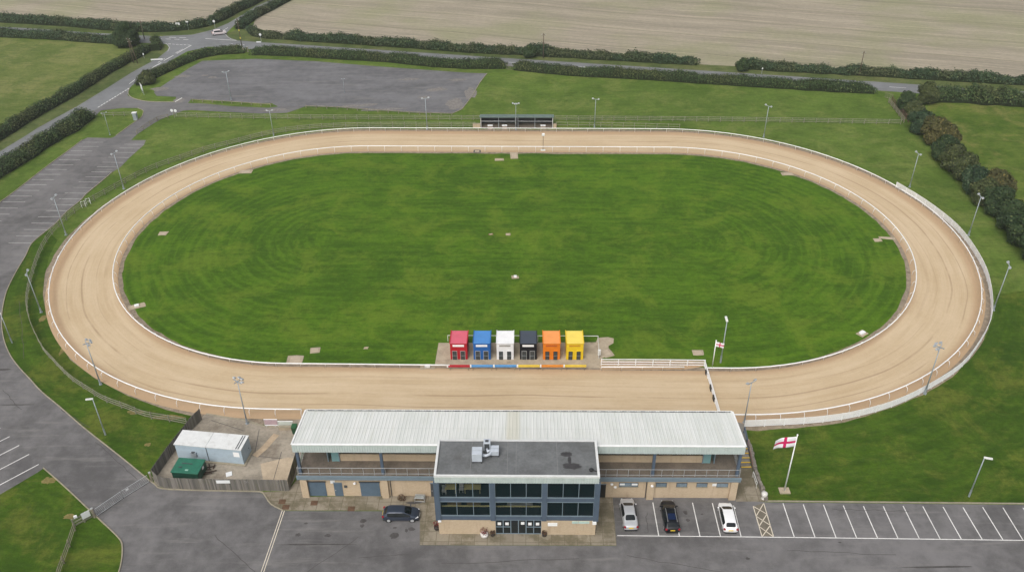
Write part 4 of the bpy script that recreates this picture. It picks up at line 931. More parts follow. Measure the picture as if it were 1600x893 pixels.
# ------------------------------------------------------------------ grandstand
GA = math.atan2(73.63 - 74.65, 26.94 + 25.94); G0 = Vector((.5, 74.14, 0))
GI = Matrix.Rotation(-GA, 4, 'Z') @ Matrix.Translation(-G0)
def UV_(px, py, z): p = GI @ at(px, py, z); return p.x, p.y
def U(px, py, z): return UV_(px, py, z)[0]
GS = thing('grandstand', 'long two storey buff brick grandstand with white ribbed roof and glazed entrance block', 'grandstand', G0, GA)
for a, b in ((-26.45, -9.25), (9.15, 26.45)):
    mb = MB(); mb.b2(a, b, .35, 7.0, 0, 3.03); mb.build('ground_wall', M['brick'], GS)
for u in (-26.1, -16.25, 16.1, 26.15):
    mb = MB(); mb.b2(u - .42, u + .42, -.02, .348, 0, 3.04); mb.build('pilaster', M['brick'], GS)
# deck and its blue edge beam
mb = MB(); mb.b2(-26.75, 26.75, .02, 7.2, 3.06, 3.80)
mb.build('deck', M['deck'], GS)
for a, b in ((-26.8, -9.3), (9.2, 26.8)):
    mb = MB(); mb.b2(a, b, -.08, .015, 3.18, 3.62); mb.b2(a, b, -.14, .017, 3.62, 3.84); mb.build('edge_beam', M['pale_blue'], GS)
for a, b in ((-26.6, -9.35), (9.25, 26.6)):
    mb = MB(); n = round((b - a) / 1.32)
    for z in (4.05, 4.96): mb.tube([(a, .18, z), (b, .18, z)], .032, 6)
    for i in range(n + 1): x = a + (b - a) * i / n; mb.tube([(x, .18, 3.8), (x, .18, 4.96)], .03, 6)
    e = a if a < 0 else b
    for z in (4.05, 4.4, 4.7, 4.96): mb.tube([(e, .18, z), (e, 7.0, z)], .03, 6)
    for i in range(1, 6): mb.tube([(e, .18 + i * 1.36, 3.8), (e, .18 + i * 1.36, 4.96)], .03, 6)
    mb.build('balcony_rail', M['steel'], GS)
for u in (-26.3, -16.3, 16.2, 26.3):
    mb = MB(); mb.b2(u - .17, u + .17, .22, .56, 3.801, 8.2); mb.build('column', M['blue_steel'], GS)
    mb = MB(); mb.b2(u - .17, u + .17, 6.5, 6.84, 3.801, 7.6); mb.build('column', M['blue_steel'], GS)
# upper room: brick dado with windows over it, teal lobbies at both ends
UB = 2.55
mb = MB()
for a, b in ((-21.9, 22.5),): mb.b2(a, b, UB, UB + .25, 3.80, 4.9); mb.b2(a, b, 6.6, 6.8, 3.80, 4.8)
mb.build('upper_wall', M['brick'], GS)
mb = MB()
for k in range(27):
    x = -21.8 + k * (44.2 / 26); mb.b2(x - .05, x + .05, UB + .05, UB + .2, 4.901, 8.0)
mb.b2(-21.9, 22.5, UB + .04, UB + .21, 7.55, 8.05)
uw = mb.build('upper_window', M['dark_metal'], GS)
mb = MB(); mb.b2(-21.9, 22.5, UB + .1, UB + .13, 4.905, 7.56); mb.build('pane', M['glass'], uw)
mb = MB(); mb.b2(-21.8, 22.4, UB + 1.6, UB + 1.7, 3.81, 8.0); mb.build('inner_partition', M['inside'], GS)
for a, b in ((-23.35, -21.95), (22.55, 23.95)):
    mb = MB()
    for x in (a, b):
        for y in (UB - .1, UB + 1.4): mb.b2(x - .06, x + .06, y - .06, y + .06, 3.801, 7.7)
    mb.b2(a, b, UB - .15, UB + 1.45, 6.55, 6.7); lf = mb.build('lobby_frame', M['pale_blue'], GS)
    mb = MB(); mb.b2(a + .45 if a < 0 else a, b if a < 0 else b - .45, UB - .12, UB - .08, 3.82, 6.55); mb.b2(a - .02, a + .02, UB, UB + 1.35, 3.82, 6.55); mb.b2(b - .02, b + .02, UB, UB + 1.35, 3.82, 6.55)
    mb.build('lobby_pane', M['teal_glass'], lf)
# ribbed main roof
def ribbed(u0, u1, v0, z0, v1, z1, pitch=.42, hgt=.028, th=.05):
    n = round((u1 - u0) / pitch); xs = []
    for k in range(n):
        a = u0 + (u1 - u0) * k / n; w = (u1 - u0) / n
        xs += [(a, 0), (a + w * .62, 0), (a + w * .72, hgt), (a + w * .9, hgt)]
    xs.append((u1, 0)); vs = []; fs = []
    for x, h in xs: vs += [(x, v0, z0 + h), (x, v1, z1 + h), (x, v0, z0 - th), (x, v1, z1 - th)]
    for k in range(len(xs) - 1):
        a = k * 4; b = a + 4; fs += [(a, b, b + 1, a + 1), (a + 2, a + 3, b + 3, b + 2), (a, a + 2, b + 2, b), (a + 1, b + 1, b + 3, a + 3)]
    m = len(vs); fs += [(0, 1, 3, 2), (m - 4, m - 2, m - 1, m - 3)]
    return vs, fs
RU = 26.62
mb = MB(); mb.add(*ribbed(-RU, RU, .02, 8.93, 7.1, 7.9)); rf = mb.build('main_roof', M['roof_white'], GS)
for u in (-RU, RU):
    mb = MB(); mb.add([(u - .09, -.03, 8.98), (u + .09, -.03, 8.98), (u + .09, 7.13, 7.95), (u - .09, 7.13, 7.95), (u - .09, -.03, 9.05), (u + .09, -.03, 9.05), (u + .09, 7.13, 8.02), (u - .09, 7.13, 8.02)], [(3, 2, 1, 0), (4, 5, 6, 7), (0, 1, 5, 4), (1, 2, 6, 5), (2, 3, 7, 6), (3, 0, 4, 7)])
    mb.build('roof_edging', M['white'], rf)
for a, b in ((-RU + .1, -9.3), (9.2, RU - .1)): mb = MB(); mb.b2(a, b, -.13, .10, 8.96, 9.06); mb.build('roof_edging', M['white'], rf)
mb = MB(); n = 160
for k in range(n):
    x = -RU + .4 + (2 * RU - .8) * k / (n - 1); w = .1 + .07 * math.sin(k * 1.7)
    mb.b2(x - w, x + w, 7.02, 7.10, 7.955, 8.03)
mb.b2(-RU + .4, RU - .4, 7.04, 7.09, 7.94, 7.965)
mb.build('ridge_filler', M['dark_metal'], rf)
mb = MB(); mb.b2(-RU + .05, RU - .05, 7.11, 7.22, 7.86, 8.06); mb.build('gutter', M['white_old'], rf)
def vrib(u0, u1, v, z0, z1, pitch=.3):
    n = round((u1 - u0) / pitch); vs = []; fs = []; xs = []
    for k in range(n):
        a = u0 + (u1 - u0) * k / n; w = (u1 - u0) / n; xs += [(a, 0), (a + w * .55, 0), (a + w * .65, -.03), (a + w * .9, -.03)]
    xs.append((u1, 0))
    for x, h in xs: vs += [(x, v + h, z0), (x, v + h, z1), (x, v + .06, z0), (x, v + .06, z1)]
    for k in range(len(xs) - 1):
        a = k * 4; b = a + 4; fs += [(a, a + 1, b + 1, b), (a + 2, b + 2, b + 3, a + 3), (a, b, b + 2, a + 2), (a + 1, a + 3, b + 3, b + 1)]
    m = len(vs); fs += [(0, 2, 3, 1), (m - 4, m - 3, m - 1, m - 2)]
    return vs, fs
for a, b in ((-RU, -9.35), (9.25, RU)):
    mb = MB(); mb.add(*vrib(a, b, -.06, 7.78, 8.93)); mb.build('fascia', M['fascia'], GS)
for u in (-RU + .03, RU - .03):
    mb = MB(); mb.add([(u - .03, .02, 7.8), (u + .03, .02, 7.8), (u + .03, 7.1, 6.85), (u - .03, 7.1, 6.85), (u - .03, .02, 8.88), (u + .03, .02, 8.88), (u + .03, 7.1, 7.86), (u - .03, 7.1, 7.86)], [(3, 2, 1, 0), (4, 5, 6, 7), (0, 1, 5, 4), (1, 2, 6, 5), (2, 3, 7, 6), (3, 0, 4, 7)])
    mb.build('fascia', M['fascia'], GS)
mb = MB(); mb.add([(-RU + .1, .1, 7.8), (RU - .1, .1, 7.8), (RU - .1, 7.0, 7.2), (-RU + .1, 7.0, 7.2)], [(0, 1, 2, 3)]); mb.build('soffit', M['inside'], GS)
mb = MB()
for k in range(30):
    x = -26.4 + k * (52.8 / 29); mb.b2(x - .05, x + .05, 6.95, 7.05, 3.801, 7.25)
mb.build('track_side_frame', M['blue_steel'], GS)
# doors, shutters and fittings of the ground floor
WV = .35
def gpanel(name, x0, x1, z0, z1, mat, prod=.05, parent=GS, py=768):
    a, b = U(x0, py, (z0 + z1) / 2), U(x1, py, (z0 + z1) / 2)
    mb = MB(); mb.b2(a, b, WV - prod, WV + .002, z0, z1); return mb.build(name, mat, parent), a, b
for x0, x1 in ((480, 508.5), (562.5, 593)):
    o, a, b = gpanel('roller_shutter', x0, x1, .02, 2.42, M['shutter'])
    mb = MB()
    for k in range(12): mb.b2(a + .04, b - .04, WV - .065, WV - .05, .12 + k * .185, .2 + k * .185)
    mb.build('slat', M['shutter'], o)
    mb = MB(); mb.b2(a - .08, b + .08, WV - .12, WV - .052, 2.42, 2.6); mb.build('housing', M['dark_metal'], o)
for x0, x1, m in ((521.5, 534.6, 'shutter'), (672.7, 687, 'dark_metal'), (934, 946.5, 'black')):
    o, a, b = gpanel('side_door', x0, x1, .02, 2.3, M[m])
    mb = MB(); mb.b2(a + .1, a + .2, WV - .1, WV - .05, 1.0, 1.1); mb.build('handle', M['steel'], o)
    mb = MB(); mb.b2(a - .06, b + .06, WV - .09, WV - .051, 2.3, 2.4); mb.build('frame', M['pale_blue'], o)
for x0, x1 in ((968.5, 999), (1026.8, 1044), (1059, 1076), (1090.7, 1108), (1122.4, 1140.5)):
    o, a, b = gpanel('slot_window', x0, x1, 1.95, 2.6, M['dark_metal'])
    mb = MB(); mb.b2(a + .06, b - .06, WV - .062, WV - .05, 2.0, 2.55); mb.build('pane', plain('pale_blind_pane', (.16, .21, .25), .15, .5, var=.3), o)
    mb = MB(); mb.b2(a - .05, b + .05, WV - .12, WV - .051, 1.86, 1.95); mb.build('sill', M['kerb'], o)
    if x0 == 968.5: mb = MB(); mb.b2(a + .1, a + .7, WV - .07, WV - .063, 2.2, 2.5); mb.b2(b - .8, b - .1, WV - .07, WV - .063, 2.2, 2.5); mb.build('blind', M['white'], o)
for x0, z0, w, h in ((513, 2.2, .55, .5), (1115, 2.1, .5, .4)):
    a = U(x0, 768, z0); mb = MB(); mb.b2(a, a + w, WV - .04, WV - .002, z0, z0 + h); mb.build('wall_notice', M['sign_back'], GS)
for x0, z0 in ((551, 2.35), (957.3, 2.45), (962.3, 1.95), (1020.5, 2.55)):
    a = U(x0, 768, z0); mb = MB(); mb.lathe([(.05, 0), (.17, .04), (.19, .12), (.12, .2), (.02, .23)], 10, (a, .2 if x0 != 1020.5 else -.15, z0 - .1)); mb.build('wall_lamp', M['white'], GS, smooth=True)
a = U(538, 768, 1.7); mb = MB(); mb.b2(a - .2, a + .2, WV - .08, WV - .002, 1.5, 1.85); mb.build('vent', M['dark_metal'], GS)
for u in (-15.55, 15.6):
    mb = MB(); mb.tube([(u, .28, .05), (u, .28, 3.05)], .05, 6); mb.build('downpipe', M['dark_metal'], GS)

# glazed entrance block
EA, EB, EV = -9.2, 9.08, -5.5
mb = MB()
for x in (EA, EB - .3): mb.b2(x, x + .3, EV + .3, .345, 0, 2.46)
DL, DR = U(774, 833, 1.2), U(846, 833, 1.2)
mb.build('side_wall', M['brick'], GS)
for a, b in ((EA, DL), (DR, EB)): mb = MB(); mb.b2(a, b, EV, EV + .299, 0, 2.46); mb.build('entrance_wall', M['brick'], GS)
C1, C2 = U(769.3, 790, 5.5), U(850.8, 790, 5.5)
cols = [EA + .05, C1, C2, EB - .05]
for u, w in zip(cols, (.62, .56, .56, .62)):
    mb = MB(); mb.b2(u - w / 2, u + w / 2, EV - .14, EV + .2, 2.47, 8.62); mb.build('column', M['blue_steel'], GS)
mb = MB()
for z0, z1 in ((2.47, 3.16), (5.56, 6.16)):
    for a, b in zip(cols, cols[1:]): mb.b2(a + .3, b - .3, EV - .02, EV + .12, z0, z1)
mb.build('spandrel', M['blue_steel'], GS)
for (z0, z1) in ((3.16, 5.56), (6.16, 8.62)):
    for a, b in zip(cols, cols[1:]):
        a2, b2 = a + .31, b - .31; mb = MB()
        for k in range(4): x = a2 + (b2 - a2) * k / 3; mb.b2(x - .035, x + .035, EV - .06, EV + .1, z0, z1)
        mb.b2(a2, b2, EV - .065, EV + .1, z0, z0 + .1); mb.b2(a2, b2, EV - .066, EV + .1, z1 - .07, z1)
        f = mb.build('window', M['pale_blue'], GS)
        mb = MB(); mb.b2(a2, b2, EV + .01, EV + .03, z0 + .05, z1 - .05); mb.build('pane', M['glass'], f)
for x in (EA + .1, EB - .1):
    mb = MB(); mb.b2(x - .02, x + .02, EV + .2, .3, 2.5, 8.6); f = mb.build('side_glazing', M['glass'], GS)
    mb = MB()
    for z in (2.5, 5.7, 8.4): mb.b2(x - .06, x + .06, EV + .2, .3, z, z + .35)
    for k in range(1, 4): y = EV + k * 1.45; mb.b2(x - .06, x + .06, y - .04, y + .04, 2.85, 8.4)
    mb.build('mullion', M['blue_steel'], f)
# floors and back wall behind the glass
mb = MB(); mb.b2(EA + .2, EB - .2, EV + .2, 2.5, 2.6, 2.86); mb.b2(EA + .2, EB - .2, EV + .35, 2.5, 5.6, 5.86); mb.build('floor', M['inside'], GS)
mb = MB(); mb.b2(EA + .2, EB - .2, 2.3, 2.5, 0.02, 8.2); mb.build('back_wall', M['inside'], GS)
mb = MB(); mb.b2(cols[0] + .4, cols[1] - .35, EV + .5, EV + .62, 4.12, 4.24); mb.b2(cols[1] + .35, cols[2] - .35, EV + .5, EV + .62, 4.12, 4.24); mb.build('inner_handrail', M['pale_yellow'], GS)
mb = MB(); mb.b2(cols[0] + .9, cols[0] + 2.5, EV + 1.8, EV + 2.5, 2.87, 3.9); mb.b2(cols[0] + 3.2, cols[0] + 4.8, EV + 1.8, EV + 2.5, 2.87, 3.9); mb.build('counter', plain('tan_counter', (.34, .24, .10), .6, .3), GS)
mb = MB(); mb.b2(cols[1] + 1.6, cols[1] + 4.6, EV + 1.6, EV + 2.3, 2.87, 4.0); mb.build('counter', plain('white_counter', (.45, .46, .44), .6, .3), GS)
# entrance doors
mb = MB(); n = 6; dw = (DR - DL) / n
for k in range(n + 1): x = DL + dw * k; mb.b2(x - .05, x + .05, EV + .04, EV + .18, .04, 2.46)
for z in (.04, 2.38): mb.b2(DL, DR, EV + .045, EV + .175, z, z + .09)
for a, b in ((0, 2), (4, 6)): mb.b2(DL + dw * a, DL + dw * b, EV + .046, EV + .174, 1.2, 1.28)
ed = mb.build('entrance_door', M['pale_blue'], GS)
mb = MB(); mb.b2(DL, DR, EV + .1, EV + .12, .05, 2.44); mb.build('pane', glass('door_glass', (.010, .016, .02), .85), ed)
mb = MB()
for k, z in ((.5, 1.75), (1.5, 1.75), (3.55, 1.85), (4.5, 1.75), (5.5, 1.75)): mb.b2(DL + dw * k - .2, DL + dw * k + .2, EV + .06, EV + .095, z - .2, z + .22)
mb.build('notice', M['white'], ed)
mb = MB(); mb.b2(DL - .1, DR + .1, EV - .03, EV + .3, 2.465, 2.55); mb.build('lintel', M['pale_blue'], GS)
mb = MB(); mb.b2(DR + .75, DR + 1.85, EV - .05, EV - .002, 1.55, 2.05); mb.build('wall_sign', M['white'], GS)
mb = MB(); mb.b2(EB - 2.75, EB - 2.05, EV - .07, EV - .002, 2.0, 2.35); mb.b2(EB - 2.0, EB - .75, EV - .06, EV - .003, 2.0, 2.35); mb.build('wall_sign', plain('pale_green_sign', (.42, .55, .50), .5, .3, var=.15), GS)
mb = MB(); mb.b2(EB - .4, EB + .05, EV - .3, EV - .002, 2.1, 2.42); mb.build('security_lamp', M['white'], GS); mb = MB(); mb.b2(EA - .02, EA + .35, EV - .25, EV - .002, 2.3, 2.5); mb.build('security_lamp', M['white'], GS)
# flat roof
mb = MB(); mb.b2(EA - .05, EB + .05, EV - .02, .28, 9.3, 9.52); fr = mb.build('flat_roof', M['felt'], GS)
mb = MB(); w = .26
mb.b2(EA - .12, EB + .12, EV - .16, EV - .16 + w, 9.5, 9.74); mb.b2(EA - .12, EB + .12, .10, .10 + w * .6, 9.45, 9.66)
mb.b2(EA - .13, EA - .13 + w, EV - .16 + w, .10, 9.5, 9.738); mb.b2(EB + .13 - w, EB + .13, EV - .16 + w, .10, 9.5, 9.738); mb.build('roof_capping', plain('roof_capping', (.60, .61, .60), .5, .4, var=.08), fr)
mb = MB(); mb.add(*vrib(EA - .08, EB + .08, EV - .1, 8.62, 9.5)); mb.build('fascia', M['fascia'], GS)
mb = MB(); mb.b2(EA - .08, EA - .02, EV - .03, .3, 8.62, 9.5); mb.b2(EB + .02, EB + .08, EV - .03, .3, 8.62, 9.5); mb.build('fascia', M['fascia'], GS)
mb = MB()
for px, py, rx, ry, sd in ((885, 709, .7, .42, 1), (893, 727.5, 1.1, .5, 2), (890, 718, .22, .65, 3)):
    u, v = UV_(px, py, 9.53); rr = random.Random(sd)
    mb.poly([(u + rx * math.cos(2 * PI * i / 20) * rr.uniform(.8, 1.12), v + ry * math.sin(2 * PI * i / 20) * rr.uniform(.8, 1.12), 9.524 + sd * .002) for i in range(20)])
mb.build('damp_stain', M['damp'], fr)
M['seam'] = plain('felt_seam', (.17, .175, .175), .7, .3)
for px in (793, 806.5, 870.5, 736): u, v = UV_(px, 715, 9.53); mb = MB(); mb.b2(u - .03, u + .03, EV + .3, .05, 9.521, 9.528); mb.build('felt_seam', M['seam'], fr)
u, v = UV_(924, 734, 9.6); mb = MB(); mb.lathe([(.18, 0), (.26, .1), (.26, .2), (.05, .3)], 10, (u, v, 9.52)); mb.tube([(u + .2, v, 9.56), (u + .9, v - .25, 9.56)], .06, 6); mb.build('roof_vent', M['black'], fr)
# air handling units
def ahu(px, py, w, d, h, nm='air_handler', legs=.3, grille=False):
    u, v = UV_(px, py, 9.55 + legs + h); mb = MB(); mb.b2(u - w / 2, u + w / 2, v - d / 2, v + d / 2, 9.52 + legs, 9.52 + legs + h); o = mb.build(nm, M['ahu'], fr, bevel=.03)
    mb = MB()
    for sx in (-1, 1):
        for sy in (-1, 1): mb.b2(u + sx * (w / 2 - .08) - .04, u + sx * (w / 2 - .08) + .04, v + sy * (d / 2 - .08) - .04, v + sy * (d / 2 - .08) + .04, 9.521, 9.52 + legs)
    mb.build('stand', M['dark_metal'], o)
    if grille: mb = MB(); mb.b2(u - w / 2 + .1, u + w / 2 - .1, v - d / 2 - .02, v - d / 2 + .01, 9.6 + legs, 9.4 + legs + h); mb.b2(u - w * .25, u + w * .25, v - d * .25, v + d * .25, 9.521 + legs + h, 9.54 + legs + h); mb.build('grille', M['dark_metal'], o)
    else: mb = MB(); mb.b2(u - w / 2 - .01, u + w / 2 + .01, v - .03, v + .03, 9.55 + legs, 9.53 + legs + h); mb.build('seam', M['pole'], o)
    return u, v
M['ahu'] = plain('air_unit_casing', (.47, .51, .56), .5, .4, .1, var=.08)
u1, v1 = ahu(745.3, 703, 1.15, 1.25, 1.15)
u2, v2 = ahu(760.8, 688, .78, .75, 1.25, grille=True)
u3, v3 = ahu(773, 699.5, .95, 1.05, .65)
mb = MB(); mb.tube([(u1 + .5, v1 + .1, 10.2), (u1 + 1.0, v1 + .0, 10.2), (u1 + 1.4, v1 + .2, 10.2), (u3 - .3, v3, 10.2)], .17, 8); mb.tube([(u2, v2 - .3, 10.2), (u2 + .1, v2 - .8, 10.2), (u3 - .4, v3 + .1, 10.2)], .17, 8); mb.build('duct', M['ahu'], fr, smooth=True)
# terracing on the track side
mb = MB()
for k in range(4): mb.b2(-26.5, 26.5, 7.3 + k * 1.2, 8.5 + k * 1.2 + (.0 if k < 3 else .4), 0, 3.0 - k * .75)
mb.build('terrace', M['terrace'], GS)
# furniture behind the upper glass
def loc2(u, v, z=0): p = Matrix.Translation(G0) @ Matrix.Rotation(GA, 4, 'Z') @ Vector((u, v, z)); return p
def table(u, v, w, lab, kind='table'):
    t = thing('dining_table' if kind == 'table' else 'chair', lab, kind, loc2(u, v, 5.862), GA, 'yellow tables behind the upper glass' if kind == 'table' else 'chairs behind the upper glass')
    if kind == 'table':
        mb = MB(); mb.box(0, 0, .78, w, .8, .06); mb.build('tabletop', M['pale_yellow'], t)
        for x in (-w / 2 + .1, w / 2 - .1):
            for y in (-.32, .32): mb = MB(); mb.box(x, y, .375, .06, .06, .75); mb.build('leg', M['pale_yellow'], t)
    else:
        mb = MB(); mb.box(0, 0, .46, .5, .5, .06); mb.build('seat', M['white_old'], t); mb = MB(); mb.box(0, .24, .85, .5, .05, .6); mb.build('backrest', M['white_old'], t)
        for x in (-.2, .2):
            for y in (-.2, .2): mb = MB(); mb.box(x, y, .22, .05, .05, .43); mb.build('leg', M['white_old'], t)
table(cols[0] + 1.5, EV + 1.2, 1.3, 'pale yellow table beside the white chair at the left end of the upper glazing'); table(cols[0] + 4.0, EV + 1.2, 1.9, 'wider pale yellow table, second from the left behind the upper glazing')
table(cols[0] + .75, EV + .9, .5, 'white chair at the left end of the upper glazing', 'chair'); table(cols[0] + 2.7, EV + 1.2, .5, 'white chair between the two yellow tables', 'chair')

# ------------------------------------------------------------------ stairs, wall and path at the right end
sA, sB = at(1158, 731), at(1174, 731); sd = Vector((0, 1, 0))
t = thing('outside_stairs', 'concrete stairs with yellow nosings beside the grandstand end', 'stairs', sA)
mb = MB(); ny = MB(); wd = sB.x - sA.x
for k in range(5):
    y0 = k * .62; mb.b2(0, wd, y0, 5.6, k * .2, (k + 1) * .2); ny.b2(.02, wd - .02, y0 - .012, y0 + .12, (k + 1) * .2 - .05, (k + 1) * .2 + .006)
mb.build('step', M['terrace'], t); ny.build('nosing', M['yellow'], t)
mb = MB(); mb.tube([(wd + .05, 0, 0), (wd + .05, 0, 1.0), (wd + .05, 3.1, 2.05), (wd + .05, 3.1, 1.0)], .035, 6); mb.tube([(wd + .05, 0, .55), (wd + .05, 3.1, 1.6)], .025, 6); mb.build('handrail', plain('rusty_rail', (.30, .20, .16), .7, .3, var=.2), t)
w0 = ats([(1196, 781), (1186, 757), (1180, 741), (1174, 712), (1168, 694)])
t = thing('stone_wall', 'low mossy stone wall along the path right of the grandstand', 'wall', w0[0])
mb = MB(); rr = random.Random(4)
for p, d in resample([Vector((p.x, p.y, 0)) - Vector((w0[0].x, w0[0].y, 0)) for p in w0], .45):
    h = .75 + rr.uniform(-.12, .12); mb.box(p.x, p.y, h / 2, .46, .42 + rr.uniform(-.08, .08), h, math.atan2(d.y, d.x))
mb.build('masonry', M['stone'], t, bevel=.05)
p = at(1193, 778)
t = thing('garden_urn', 'rounded pale urn at the front end of the mossy stone wall', 'urn', p)
mb = MB(); mb.lathe([(.25, 0), (.3, .1), (.2, .25), (.36, .6), (.4, .9), (.25, 1.05)], 12); mb.build('bowl', M['pot_white'], t, smooth=True); mb = MB(); mb.lathe([(.3, 0), (.32, .06), (.2, .1)], 12, (0, 0, -.02)); mb.build('foot', M['pot_white'], t)
q = ats([(1187, 762), (1181, 745)])
t = thing('handrail', 'weathered pipe handrail beside the mossy stone wall', 'handrail', q[0] - Vector((.45, 0, 0)))
mb = MB(); d = q[1] - q[0]; mb.tube([(0, 0, 0), (0, 0, 1.0), (d.x, d.y, 1.0), (d.x, d.y, 0)], .045, 6); mb.build('rail', M['white_old'], t); mb = MB(); mb.tube([(0, 0, .5), (d.x, d.y, .5)], .03, 6); mb.build('bar', M['white_old'], t)
q = ats([(1169, 708), (1162, 676)])
t = thing('handrail', 'blue pipe handrail below the floodlight at the grandstand corner', 'handrail', q[0])
d = q[1] - q[0]; mb = MB(); mb.tube([(0, 0, 0), (0, 0, 1.1), (d.x, d.y, 1.1), (d.x, d.y, 0)], .09, 6); mb.build('rail', M['blue_steel'], t); mb = MB(); mb.tube([(0, 0, .55), (d.x, d.y, .55)], .05, 6); mb.build('bar', M['pale_blue'], t)
sheet('corner_terrace', ats([(1158, 705), (1172, 708), (1163, 662), (1138, 655)]), .034, M['terrace'])

# ------------------------------------------------------------------ far shelter
sl, sr_ = at(751, 200), at(864, 200.2); L = (sr_ - sl).length
t = thing('spectator_shelter', 'long dark open fronted shelter beside the far straight', 'shelter', sl, math.atan2((sr_ - sl).y, (sr_ - sl).x))
mb = MB(); mb.b2(0, L, 2.6, 2.72, 0, 2.14); mb.build('back_wall', M['slat_wall'], t)
for x in (0, L): mb = MB(); mb.add([(x - .08, .1, 0), (x + .08, .1, 0), (x + .08, 2.6, 0), (x - .08, 2.6, 0), (x - .08, .1, 2.88), (x + .08, .1, 2.88), (x + .08, 2.6, 2.16), (x - .08, 2.6, 2.16)], [(3, 2, 1, 0), (4, 5, 6, 7), (0, 1, 5, 4), (1, 2, 6, 5), (2, 3, 7, 6), (3, 0, 4, 7)]); mb.build('side_wall', M['slat_wall'], t)
for x in (L / 2,): mb = MB(); mb.b2(x - .06, x + .06, .4, 2.55, 0, 2.1); mb.build('partition', M['slat_wall'], t)
mb = MB(); mb.add([(-.2, -.1, 2.95), (L + .2, -.1, 2.95), (L + .2, 2.85, 2.12), (-.2, 2.85, 2.12), (-.2, -.1, 3.03), (L + .2, -.1, 3.03), (L + .2, 2.85, 2.2), (-.2, 2.85, 2.2)], [(3, 2, 1, 0), (4, 5, 6, 7), (0, 1, 5, 4), (1, 2, 6, 5), (2, 3, 7, 6), (3, 0, 4, 7)]); rf = mb.build('roof', M['shelter_roof'], t)
mb = MB(); mb.b2(-.2, L + .2, -.18, -.1, 2.62, 3.04); mb.build('fascia', M['shelter_roof'], rf)
for x in (.1, L * .25, L / 2 - .3, L / 2 + .3, L * .75, L - .1): mb = MB(); mb.b2(x - .06, x + .06, .0, .12, 0, 2.95); mb.build('post', M['white_old'] if x < .2 or x > L - .2 else M['pole'], t)
mb = MB(); mb.tube([(.1, .3, 1.55), (L / 2 - .4, .3, 1.55)], .05, 6); mb.tube([(L / 2 + .4, .3, 1.55), (L - .1, .3, 1.55)], .05, 6); mb.build('lean_rail', M['steel'], t)
mb = MB(); mb.b2(.1, L - .1, .1, 2.55, 0.0, .16); mb.build('floor', M['deck'], t)
for i, (x0, x1, lab) in enumerate([(751 - 12, 750.5, 'pale brick stub wall at the left end of the shelter'), (864.5, 869.5, 'pale brick stub wall at the right end of the shelter')]):
    a = at(x0, 200); b = at(x1, 200.2); w = thing('stub_wall', lab, 'wall', a); mb = MB(); mb.b2(0, (b - a).x, 0, .3, 0, 1.0); mb.build('masonry', M['brick'], w); mb = MB(); mb.b2(-.04, (b - a).x + .04, -.04, .34, 1.0, 1.07); mb.build('coping', M['kerb'], w)
for i, (px, lab) in enumerate([(766, 'pale box under the left bay of the shelter, left one of two'), (788.5, 'pale box under the left bay of the shelter, right one of two'), (848.5, 'pale box under the right bay of the shelter')]):
    b = at(px, 201); w = thing('storage_box', lab, 'box', b, 0, 'pale boxes in front of the shelter'); mb = MB(); mb.b2(-.55, .55, -.3, .3, 0, .75); mb.build('body', plain('pale_box', (.30, .25, .20), .8, .2), w, bevel=.03); mb = MB(); mb.b2(-.6, .6, -.35, .35, .75, .84); mb.build('lid', M['sign_back'], w, bevel=.02)

# ------------------------------------------------------------------ yard things
cA = at(382.2, 725.9); cl, crr = at(272.2, 693.3, 2.63), at(376, 702.7, 2.63); ang = math.atan2((crr - cl).y, (crr - cl).x); Lc = (crr - cl).length; Dc = (at(389.3, 681, 2.63) - crr).length
t = thing('portable_cabin', 'long pale blue cabin with dirty white roof in the fenced yard', 'cabin', Vector((cl.x, cl.y, 0)), ang)
mb = MB(); mb.b2(0, Lc, 0, Dc, .14, 2.58); mb.build('wall', M['container'], t, bevel=.03)
mb = MB(); mb.b2(-.08, Lc * .47, -.08, Dc + .08, 2.585, 2.68); mb.b2(Lc * .47 + .05, Lc + .06, -.08, Dc + .08, 2.587, 2.70); rf = mb.build('roof', M['container_roof'], t)
mb = MB()
for k in range(2): mb.b2(Lc - .75 + k * .3, Lc - .62 + k * .3, .05, Dc - .05, 2.702, 2.72)
mb.build('roof_grating', M['dark_metal'], rf)
mb = MB(); mb.b2(Lc * .47 - .02, Lc * .47 + .07, -.03, -.0, .14, 2.58); mb.build('joint', M['dark_metal'], t)
mb = MB(); mb.b2(Lc - 1.15, Lc - .35, -.012, -.001, 1.35, 2.15); mb.build('paint_patch', M['white'], t)
mb = MB(); mb.b2(-.1, Lc + .25, -.25, Dc + .1, .021, .139); mb.build('plinth', M['kerb'], t)
mb = MB(); mb.b2(2.0, 2.75, -.22, -.0, .9, 1.6); u = mb.build('air_unit', M['pole'], t, bevel=.03); mb = MB(); mb.lathe([(.25, 0), (.25, .02)], 12, (2.37, -.11, 1.601)); mb.build('fan', M['dark_metal'], u)
mb = MB(); mb.b2(Lc, Lc + .015, .3, Dc - .4, .2, 2.2); d_ = mb.build('door', M['container'], t); mb = MB(); mb.b2(Lc + .016, Lc + .05, Dc - .7, Dc - .6, 1.1, 1.25); mb.build('handle', M['dark_metal'], d_)
a, b = at(266.3, 736.4, 1.75), at(308.6, 739.5, 1.75); ang = math.atan2((b - a).y, (b - a).x); Lg = (b - a).length
t = thing('oil_tank', 'green boxy tank behind the boarded fence', 'tank', Vector((a.x, a.y, 0)), ang)
mb = MB(); mb.b2(.05, Lg - .05, .05, 2.45, .25, 1.6); mb.build('body', plain('dark_green_steel', (.010, .055, .035), .5, .4), t, bevel=.04)
